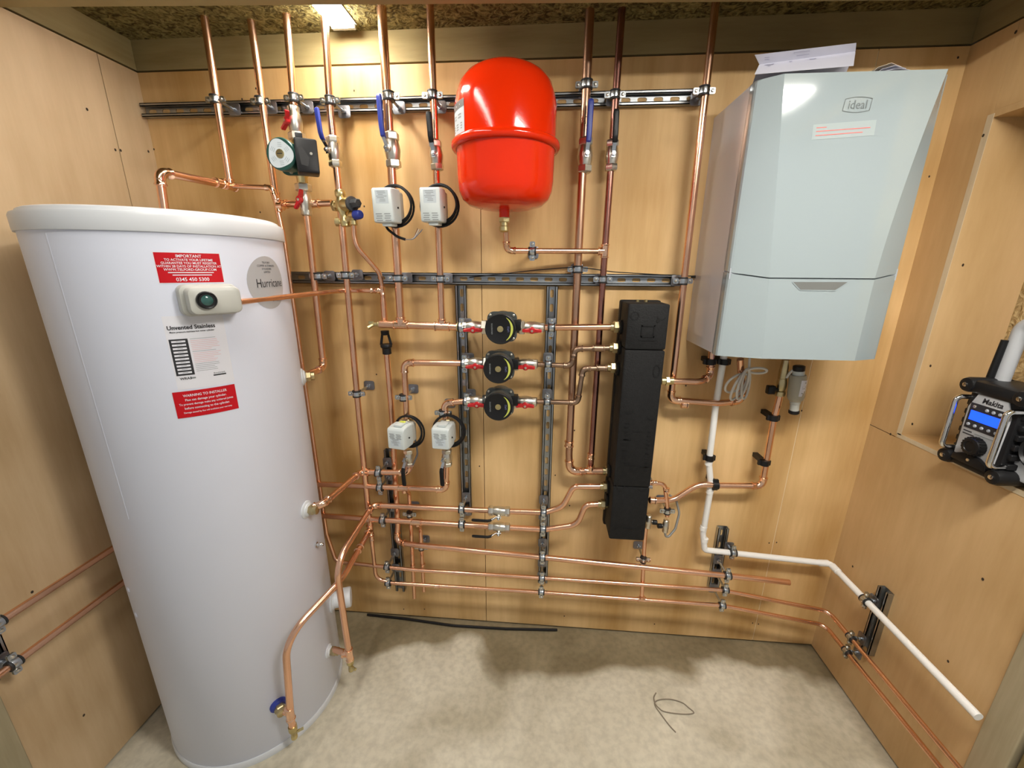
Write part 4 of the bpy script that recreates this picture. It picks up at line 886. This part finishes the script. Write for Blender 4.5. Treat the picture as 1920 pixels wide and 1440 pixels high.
pq([(pC, pC2), (pB, pB2), (pA, pA2)]); pq([(pB + V((0, .001, 0)), pB2 + V((0, .001, 0))), ((1.935, -.185, zp + .001), (2.166, -.185, zp + .012)), ((1.94, -.165, zp + .022), (2.178, -.165, zp + .040))])
def pm(u0, u1, f, P, P2, Q, Q2):
    lo = lambda u, k: P.lerp(P2, u).lerp(Q.lerp(Q2, u), k) + V((0, -.0007, 0)); mb.add([lo(u0, f), lo(u1, f), lo(u1, f + .05), lo(u0, f + .05)], [(0, 1, 2, 3)], 1)
for u0, u1, f in ((.38, .54, .25), (.38, .385, .28), (.40, .53, .6), (.535, .54, .28), (.08, .13, .4), (.07, .12, .6)): pm(u0, u1, f, pC, pC2, pB, pB2)
for u0, u1, f in ((.06, .16, .12), (.10, .13, .25), (.32, .35, .1), (.53, .60, .12)): pm(u0, u1, f, pB, pB2, pA, pA2)
tag(mb.build('folded_leaflet', [PAPER, mat('pencil', (.30, .30, .40), .7)], ang=15), 'pale folded paper leaflet standing on top of the boiler', 'paper')
mb = MB(); pts = []
cur = [(2.185, .003), (2.20, .004), (2.212, .005), (2.225, .012), (2.255, .016), (2.280, .012), (2.290, .004), (2.278, .0015), (2.262, .003), (2.24, .0075), (2.215, .005)]
for k in range(3):
    n = len(cur); o = k * .0035; y0, y1 = -.255 + k * .004, -.12
    vs = [V((x - k * .008, y, zp + .001 + z * (1.25 + .45 * k) + e)) for e in (0, .0008) for y in (y0, y1) for x, z in cur]
    fs = []
    for i in range(n - 1): fs += [(i, i + 1, n + i + 1, n + i), (2 * n + i, 3 * n + i, 3 * n + i + 1, 2 * n + i + 1), (i, 2 * n + i, 2 * n + i + 1, i + 1), (n + i, n + i + 1, 3 * n + i + 1, 3 * n + i)]
    mb.add(vs, fs, 0 if k < 2 else 1)
tag(mb.build('curled_booklet', [PAPER, mat('paper_cream', (.62, .52, .40), .7)], ang=40), 'curled booklet lying on the boiler right of the leaflet', 'paper')

# boiler filter, its valve and the white cable
ft = thing('boiler_filter', at(1496, 725, -.10), 'beige cylindrical magnetic filter under the boiler', 'filter')
fc = at(1494, 725, -.10); fa = (at(1498, 692, -.10) - at(1489, 770, -.10)).normalized()
mb = MB(); mb.lathe([(.016, -.052), (.022, -.046), (.0255, -.036), (.0255, .038), (.023, .042)], fc, fa, 24); mb.build('canister', mat('beige_plastic', (.40, .375, .30), .4), ft)
mb = MB(); mb.lathe([(.018, .042), (.018, .056)], fc, fa, 20); mb.build('neck', WHT, ft); mb = MB(); mb.lathe([(.017, .056), (.018, .058), (.018, .072), (.014, .074)], fc, fa, 20); mb.build('cap', BLK, ft)
mb = MB(); mb.lathe([(.016, -.052), (.016, -.06), (.014, -.062), (.014, -.088)], fc, fa, 18); mb.build('drain_neck', CREAM, ft); mb = MB(); mb.lathe([(.014, -.098), (.0165, -.095), (.0165, -.086), (.014, -.085)], fc, fa, 18); mb.build('drain_cap', BLK, ft)
mb = MB(); F = frame(fc, V((1, 0, 0)), V((.35, -1, 0))); vs = []
for i in range(7):
    a = -.15 + .9 * i / 6
    for z in (-.028, .028): vs.append(fc + V((.0259 * math.sin(a), -.0259 * math.cos(a), z)))
mb.add(vs, [(2 * i, 2 * i + 2, 2 * i + 3, 2 * i + 1) for i in range(6)], 0)
for z, a0, a1 in ((.018, .35, .6), (.004, .1, .6), (-.002, .15, .5), (-.018, .1, .3)): mb.add([fc + V((.0262 * math.sin(a), -.0262 * math.cos(a), z + e)) for a, e in ((a0, 0), (a1, 0), (a1, .003), (a0, .003))], [(0, 1, 2, 3)], 1)
mb.build('data_sticker', [STWH, INKG], ft)
fv = thing('filter_valve', at(1463, 735, -.075), 'brass isolating valve with square black knob beside the filter', 'valve')
q = at(1465, 722, -.075); qd = (at(1470, 695, -.075) - at(1457, 765, -.075)).normalized()
mb = MB(); mb.lathe([(.012, -.040), (.017, -.038), (.017, -.022), (.013, -.020), (.0165, -.008), (.0165, .012), (.013, .024), (.015, .026), (.015, .05), (.012, .09)], q, qd, 16); mb.build('body', BR2, fv)
mb = MB(); mb.rbox(.022, .030, .024, .005, .002, 0, frame(q + V((-.024, -.006, -.016)), (0, 1, 0), (-1, 0, 0))); mb.cyl(q + V((0, -.003, -.014)), q + V((-.026, -.006, -.016)), .006); mb.build('knob', BLK, fv)
mb = MB(); mb.tube([q + V((.004, -.014, .03)), q + V((.008, -.02, .05)), q + V((.022, -.02, .065)), q + V((.036, -.016, .06))], .004, 8); mb.build('link_tube', CABLEW, fv)
mb = MB()
def loopy(cx, cy, a, b, rot, y, n=26, ph=0, span=360):
    return [at(cx + a * math.cos(t) * math.cos(rot) - b * math.sin(t) * math.sin(rot), cy + a * math.cos(t) * math.sin(rot) + b * math.sin(t) * math.cos(rot), y + .01 * math.sin(t)) for t in [math.radians(ph + span * i / n) for i in range(n + 1)]]
ctr = at(1404, 692, -.09); hang = [at(1405, 664, -.09) + V((0, 0, .02)), at(1405, 680, -.09), at(1404, 693, -.09)]
mb.tube(hang, .0042, 8)
for cx, cy, a, b, rot, y in ((1381, 718, 25, 12, -.62, -.085), (1387, 722, 32, 8, -1.05, -.095), (1393, 720, 30, 7, -1.25, -.10), (1398, 720, 28, 7, -1.42, -.09), (1421, 695, 17, 5, .0, -.092)): mb.tube(loopy(cx, cy, a, b, rot, y), .0042, 8)
tag(mb.build('coiled_mains_cable', CABLEW), 'white flex tied in a loose coil under the boiler', 'cable')
mb = MB(); pts, _ = fillet([(at(880, 520, -.012), 0), (at(1000, 507, -.045), .2), (at(1083, 500, -.08), .2), (at(1150, 510, -.05), .3), (at(1290, 518, -.012), .2), (V((1.916, -.012, at(1302, 517, -.012).z)), 0)]); mb.tube(pts, .0018, 6); tag(mb.build('thin_cable', BLK), 'thin dark cable strung along the middle rail to the boiler', 'cable')
mb = MB(); c = at(1296, 519, -.012); mb.cyl(c, c + V((.03, 0, 0)), .004, 8); tag(mb.build('cable_gland', BLK), 'little black cable gland at the left edge of the boiler', 'gland')

# ------------------------------------------------------------------ hot water cylinder
CX, CY, CR = .342, -.376, .28
def onc(th, z, o=0): a = math.radians(th); return V((CX + (CR + o) * math.sin(a), CY - (CR + o) * math.cos(a), z))
def nrm(th): a = math.radians(th); return V((math.sin(a), -math.cos(a), 0))
cy = thing('hot_water_cylinder', (CX, CY, 0), 'tall white hot water cylinder with red stickers', 'cylinder')
mb = MB(); mb.lathe([(CR - .004, .012), (CR, .016), (CR, 1.668)], (CX, CY, 0), Z, 96); 
# lap seam down the jacket
sv = []
for z in (.95, 1.2, 1.45, 1.66):
    for d, o in ((-.5, .0001), (-.35, .0005), (.35, .0005), (.5, .0002)): sv.append(onc(-4.5 + d - (0), z, o))
mb.add(sv, [(4 * k + i, 4 * k + i + 1, 4 * k + i + 5, 4 * k + i + 4) for k in range(3) for i in range(3)])
for th, z in ((9, .69), (9, .60)): mb.lathe([(.009, 0), (.0075, .002), (.003, .003)], onc(th - 35, z), nrm(th - 35), 12)
mb.build('jacket', WHG, cy, 50)
mb = MB(); mb.lathe([(CR - .01, 1.666), (CR + .005, 1.667), (CR + .006, 1.672), (CR + .006, 1.702), (CR + .003, 1.708), (CR - .004, 1.709), (CR - .008, 1.716), (CR - .014, 1.719), (.01, 1.719)], (CX, CY, 0), Z, 96); mb.build('lid', WHL, cy, 30)
mb = MB(); mb.lathe([(CR - .02, 0), (CR + .0035, 0), (CR + .004, .004), (CR + .004, .022), (CR + .001, .026), (CR - .004, .026)], (CX, CY, 0), Z, 96); mb.build('base_ring', WHL, cy, 40)
def patch(th0, th1, z0, z1, m, mb, o=.0006, n=12):
    vs = []
    for i in range(n + 1):
        th = th0 + (th1 - th0) * i / n; vs += [onc(th, z0, o), onc(th, z1, o)]
    mb.add(vs, [(2 * i, 2 * i + 2, 2 * i + 3, 2 * i + 1) for i in range(n)], m)
def ct(thc, z, o=.0012): return lambda u, v: onc(thc + math.degrees(u / CR), z + v, o)
mb = MB(); patch(35.7, 62.2, 1.553, 1.6245, 1, mb, .0005); patch(36.1, 61.8, 1.5548, 1.6228, 0, mb, .0008)
for s_, sz, z in (('IMPORTANT', .0095, 1.6125), ('TO ACTIVATE YOUR LIFETIME', .0075, 1.6045), ('GUARANTEE YOU MUST REGISTER', .0075, 1.5972), ('WITHIN 28 DAYS OF INSTALLATION AT', .0075, 1.5899), ('WWW.TELFORD-GROUP.COM', .0080, 1.5823), ('0345 450 5300', .0115, 1.5585)):
    mb.text(s_, sz, ct(49, z), 1, sx=.92, bold=.012)
for a, b, z in ((40, 58, 1.5770), (41.5, 57, 1.5713)): patch(a, b, z, z + .0022, 1, mb, .0012)
mb.build('important_sticker', [STRED, STWH], cy)
mb = MB(); patch(31.2, 57.8, 1.2235, 1.2920, 0, mb, .0012)
for s_, sz, z in (('WARNING TO INSTALLER', .0090, 1.2775), ('Flux can damage your cylinder.', .0080, 1.2665), ('To prevent damage make any soldered joints', .0072, 1.2560), ('before connecting to the cylinder.', .0080, 1.2450), ('Damage caused by flux will invalidate your warranty', .0056, 1.2345)):
    mb.text(s_, sz, ct(44.5, z, .0017), 1, sx=.86, bold=.012)
mb.build('warning_sticker', [STRED, STWH], cy)
mb = MB(); patch(33.8, 58.3, 1.297, 1.478, 0, mb, .0004)
mb.text('Unvented Stainless', .0135, ct(44.5, 1.4455), 1, sx=.92, bold=.028); mb.text('Mains pressure stainless hot water cylinder', .0056, ct(44.5, 1.4375), 1, sx=.9, bold=.02)
patch(34.5, 41.9, 1.332, 1.4225, 1, mb, .0008)
for k in range(10):
    z = 1.3365 + k * .00862; patch(35.4, 40.9, z, z + .0046, 0, mb, .0011); patch(37.2, 39.4, z + .0022, z + .0032, 2, mb, .0014, 4)
random.seed(5)
for k in range(19):
    z = 1.4205 - k * .0045; patch(42.8, 42.8 + random.uniform(8, 12), z, z + .0009, 3 if k < 14 and k not in (0, 7) else 2, mb, .0009, 6)
mb.text('WRAS', .0085, ct(38, 1.3215), 1, bold=.02); patch(39.8, 42, 1.322, 1.326, 2, mb, .001, 4); patch(49.4, 55, 1.322, 1.3255, 1, mb, .001, 4); mb.text('Benchmark', .0055, ct(52.2, 1.3275), 1)
mb.build('data_sticker', [STWH, INK, INKG, INKB], cy)
# silver round badge
mb = MB(); vs = [onc(88, 1.5495, .0008)]; n = 40
for i in range(n): a = 2 * PI * i / n; vs.append(ct(88, 1.5495, .0008)(.0715 * math.cos(a), .0715 * math.sin(a)))
rings = [[ct(88, 1.5495, .0006)(.0715 * k * math.cos(2 * PI * i / n), .0715 * k * math.sin(2 * PI * i / n)) for i in range(n)] for k in (.01, .25, .5, .75, 1)]
mb.loft(rings, 0, None, True, False)
mb.text('Hurricane', .033, ct(89.8, 1.538), 1, sx=.80)
for s_, z in (('TELFORD', 1.6015), ('COPPER & STAINLESS', 1.593), ('CYLINDERS', 1.5845), ('LIMITED', 1.576)): mb.text(s_, .0072, ct(88, z), 1)
mb.text('www.telford-group.com', .0125, ct(88, 1.5005), 1, sx=.85)
mb.build('round_badge', [STGR, INK], cy)
# relief / thermostat box
bth = 54; bc = onc(bth, 1.514, 0); bn = nrm(bth); bF = frame(bc, (bn.y * -1, bn.x, 0), bn)   # x to the right seen from outside
mb = MB(); mb.rbox(.120, .074, .034, .016, .006, 0, bF @ Matrix.Translation(V((-.003, 0, -.008)))); mb.rbox(.108, .064, .058, .014, .008, 0, bF); mb.build('relief_valve_box', CREAM, cy)
mb = MB(); mb.lathe([(.0205, .0), (.0205, .066), (.0185, .0685), (.0160, .066)], bF @ V((-.020, .002, 0)), bn, 24); gb = mb.build('gauge_bezel', BLK, cy)
mb = MB(); mb.lathe([(.0160, .055), (.0160, .063), (.012, .0660), (.005, .0676), (.001, .068)], bF @ V((-.020, .002, 0)), bn, 24); mb.build('gauge_lens', DOME, gb)
mb = MB()
for k in range(4): mb.box((.030 + k * .005, -.016, .0555), (.032 + k * .005, .020, .0568), 0, bF)
mb.build('embossing', CREAM, cy)
def port(th, z, name='port_flange', nut=True, m=WHL, R=.030):
    mb = MB(); mb.lathe([(R, -.004), (R, .002), (R * .86, .005), (R * .78, .0055), (R * .74, .009), (R * .55, .012)], onc(th, z), nrm(th), 26); mb.build(name, m, cy)
    if nut:
        mb = MB(); hexnut(mb, onc(th, z, .010), nrm(th), .017, .018); mb.lathe([(.0125, .026), (.0145, .028), (.0145, .038), (.0115, .040)], onc(th, z), nrm(th), 14); mb.build('port_nut', BR2, cy)
port(91, .812); port(92, .200, R=.024); port(48.5, .19, 'blue_port_flange', True, BLUE, .026); port(122, at(607, 692, -.1).z + .003)
port(112, .340, 'immersion_flange', False, WHL, .044)
mb = MB(); mb.lathe([(.030, .0), (.030, .036), (.036, .037), (.0375, .040), (.0375, .066), (.035, .070)], onc(112, .340), nrm(112), 30); mb.build('immersion_cap', WHL, cy)
mb = MB(); mb.lathe([(.010, 0), (.010, .004), (.006, .005), (.006, .024), (.0045, .026)], onc(96, .655), nrm(96), 12); mb.build('sensor_pocket', CHROME, cy)
# stubs joining the two long pipes to their ports, and their drain cocks
def drain(parent, c, d, side):
    mb = MB(); mb.lathe([(.0135, 0), (.0135, .02), (.010, .024), (.0085, .042), (.010, .044), (.010, .055)], c, d, 14); mb.build('drain_body', BRASS, parent)
    mb = MB(); q = V(c) + V(d).normalized() * .034; mb.cyl(q, q + V(side).normalized() * .028, .0045, 10); mb.cyl(q + V(side).normalized() * .022, q + V(side).normalized() * .030, .006, 4); mb.build('drain_spindle', BRASS, parent)
e = V((.712, -.383, .215)); tee(r1, e + V((0, 0, -.004)), Z, (-1, .05, -.04), R22, R22, .026); mb = MB(); mb.cyl(e, onc(92, .207, .02), R22); mb.build('stub', COPPER, r1); drain(r1, e + V((0, 0, -.024)), (0, 0, -1), (.8, -.5, .1))
e = V((.603, -.581, .165)); tee(cold, e + V((0, 0, .02)), Z, (-.75, .66, 0), R22, R22, .026); mb = MB(); mb.cyl(e + V((0, 0, .02)), onc(48.5, .19, .02), R22); mb.build('stub', COPPER, cold); mb = MB(); mb.cyl(e, e + V((0, 0, -.04)), R22); mb.build('tail', COPPER, cold); drain(cold, e + V((0, 0, -.035)), (0, 0, -1), (.9, .4, .25))

# ------------------------------------------------------------------ site radio in the niche
ra = thing('site_radio', (W, -.37, 1.064), 'rugged black and grey site radio with blue screen', 'radio')
ryc, rz0 = -.408, 1.074
RF_ = frame((W - .045, ryc, rz0), (0, -1, 0), (-1, 0, 0))     # x right seen from the front (towards the viewer's side), y up, z out of the front
def rb(x0, y0, z0, x1, y1, z1, m=0, bev=.004, mb=None):
    mb = mb or MB(); mb.box((x0, y0, z0), (x1, y1, z1), m, RF_, bev); return mb
rb(-.070, .012, -.175, .132, .205, -.030).build('body', LGREY, ra)
rb(-.062, .020, -.09, .062, .215, .0, bev=.006).build('centre_block', BLK, ra)
mb = MB(); mb.prism([(-.050, .030), (.050, .030), (.052, .165), (.036, .205), (-.036, .205), (-.052, .165)], .0, .005, 0, RF_, .001)
def rt(u, v): return RF_ @ V((u, v, .0056))
mb.text('Makita', .019, lambda u, v: rt(u + .004 + v * .15, .184 + v), 1, bold=.03); mb.box((-.046, .108, .004), (.046, .178, .0058), 1, RF_)
for x, y, w_ in ((-.044, .098, .022), (-.044, .090, .030), (-.014, .097, .05)): mb.box((x, y, .004), (x + w_, y + .0028, .0056), 1 if x < -.03 else 2, RF_)
fas = mb.build('fascia', [LGREY, INK, INKG], ra)
mb = MB(); mb.box((-.040, .132, .005), (.040, .158, .0066), 0, RF_); mb.build('screen', SCREEN, fas)
for x, y in [(-.034, .169)] + [(-.002 + .016 * i, .168) for i in range(3)] + [(-.036 + .0175 * i, .119) for i in range(5)]:
    mb = MB(); mb.lathe([(.0042, .0055), (.0042, .0075), (.003, .0085)], RF_ @ V((x, y, 0)), (-1, 0, 0), 12); mb.build('button', NICK if y == .169 else GREYP, fas)
mb = MB(); mb.lathe([(.025, .004), (.0245, .018), (.022, .024), (.015, .025), (.014, .023)], RF_ @ V((.002, .068, 0)), (-1, 0, 0), 28)
for i in range(20): a = 2 * PI * i / 20; mb.box((.0235, -.0014, .006), (.0262, .0014, .021), 0, RF_ @ Matrix.Translation(V((.002, .068, 0))) @ Matrix.Rotation(a, 4, 'Z'))
mb.build('tuning_knob', BLK, fas)
mb = MB(); mb.prism([(-.048, .014), (.048, .014), (.044, .030), (.02, .042), (-.02, .042), (-.044, .030)], .0, .014, 0, RF_, .003); mb.lathe([(.004, .0135), (.004, .016)], RF_ @ V((0, .028, 0)), (-1, 0, 0), 10, 1); mb.build('lower_latch', [BLK, NICK], ra)
rb(-.075, .202, -.11, .075, .238, .010, bev=.010).build('top_bumper', BLK, ra)
rb(-.078, -.002, -.11, .078, .020, .008, bev=.007).build('bottom_bumper', BLK, ra)
for x in (-.066, .066):
    for y in (.012, .222):
        mb = MB(); mb.lathe([(.020, -.09), (.021, .004), (.018, .014), (.012, .016)], RF_ @ V((x, y, 0)), (-1, 0, 0), 16); mb.build('corner_bumper', BLK, ra)
        mb = MB(); mb.lathe([(.006, .015), (.006, .018), (.003, .019)], RF_ @ V((x, y, 0)), (-1, 0, 0), 12); mb.build('bolt', CHROME, ra)
    pts, _ = fillet([(RF_ @ V((x * .95, .188, -.01)), 0), (RF_ @ V((x * .97, .188, .030)), .014), (RF_ @ V((x * .97, .040, .030)), .014), (RF_ @ V((x * .95, .040, -.01)), 0)])
    mb = MB(); mb.tube(pts, .0068, 12); mb.build('roll_bar', CHROME, ra)
    for k in range(6): rb(x - .006 if x < 0 else x - .012, .034 + k * .026, -.085, x + .012 if x < 0 else x + .006, .050 + k * .026, -.008, bev=.003).build('side_rib', BLK, ra)
for x in (.112,):
    mb = MB(); mb.lathe([(.046, -.034), (.046, -.020), (.040, -.016), (.036, -.022), (.002, -.024)], RF_ @ V((x, .10, 0)), (-1, 0, 0), 28); mb.build('speaker', BLK, ra)
pts, _ = fillet([(RF_ @ V((-.062, .20, -.065)), 0), (RF_ @ V((-.055, .395, -.065)), .03), (RF_ @ V((.10, .395, -.065)), .03), (RF_ @ V((.11, .20, -.065)), 0)])
mb = MB()
prv_ = []
for q in pts: prv_.append(q)
mb.tube(pts, .0165, 12); ch = mb.build('carry_handle', LGREY, ra)
mb = MB(); mb.tube([RF_ @ V((-.012, .395, -.065)), RF_ @ V((.07, .395, -.065))], .021, 16); mb.build('handle_grip', BLK, ch)
mb = MB(); mb.tube([RF_ @ V((-.072, .215, -.045)), RF_ @ V((-.066, .345, -.045))], [.0085, .0075], 10); mb.build('aerial', BLK, ra)
rb(-.01, .205, -.165, .125, .228, -.085, bev=.006).build('battery_hatch', BLK, ra)

# ------------------------------------------------------------------ odds and ends on the floor
mb = MB(); pts, _ = fillet([(V((.60, -.012, .008)), 0), (atz(760, 1160, .008), .2), (atz(850, 1173, .008), .3), (atz(950, 1179, .008), .3), (atz(1045, 1181, .008), 0)]); mb.tube(pts, .0055, 8); tag(mb.build('floor_cable', BLK), 'black cable lying on the floor along the wall foot', 'cable')
mb = MB(); pts = [atz(x, y, .0025) for x, y in ((1267, 1373), (1255, 1360), (1240, 1340), (1228, 1322), (1231, 1314), (1245, 1311), (1262, 1312), (1280, 1318), (1290, 1326), (1301, 1336), (1290, 1339), (1268, 1338), (1245, 1334), (1236, 1328), (1229, 1320), (1226, 1308), (1230, 1299))]
sm = []
for i in range(len(pts) - 1):
    a, b, c, d = pts[max(i - 1, 0)], pts[i], pts[i + 1], pts[min(i + 2, len(pts) - 1)]
    for k in range(5):
        t = k / 5; sm.append(.5 * ((2 * b) + (c - a) * t + (2 * a - 5 * b + 4 * c - d) * t * t + (3 * b - a - 3 * c + d) * t ** 3))
mb.tube(sm + [pts[-1]], .0022, 6); tag(mb.build('wire_offcut', mat('dusty_wire', (.24, .20, .15), .7)), 'looped offcut of dusty wire on the concrete floor', 'wire')
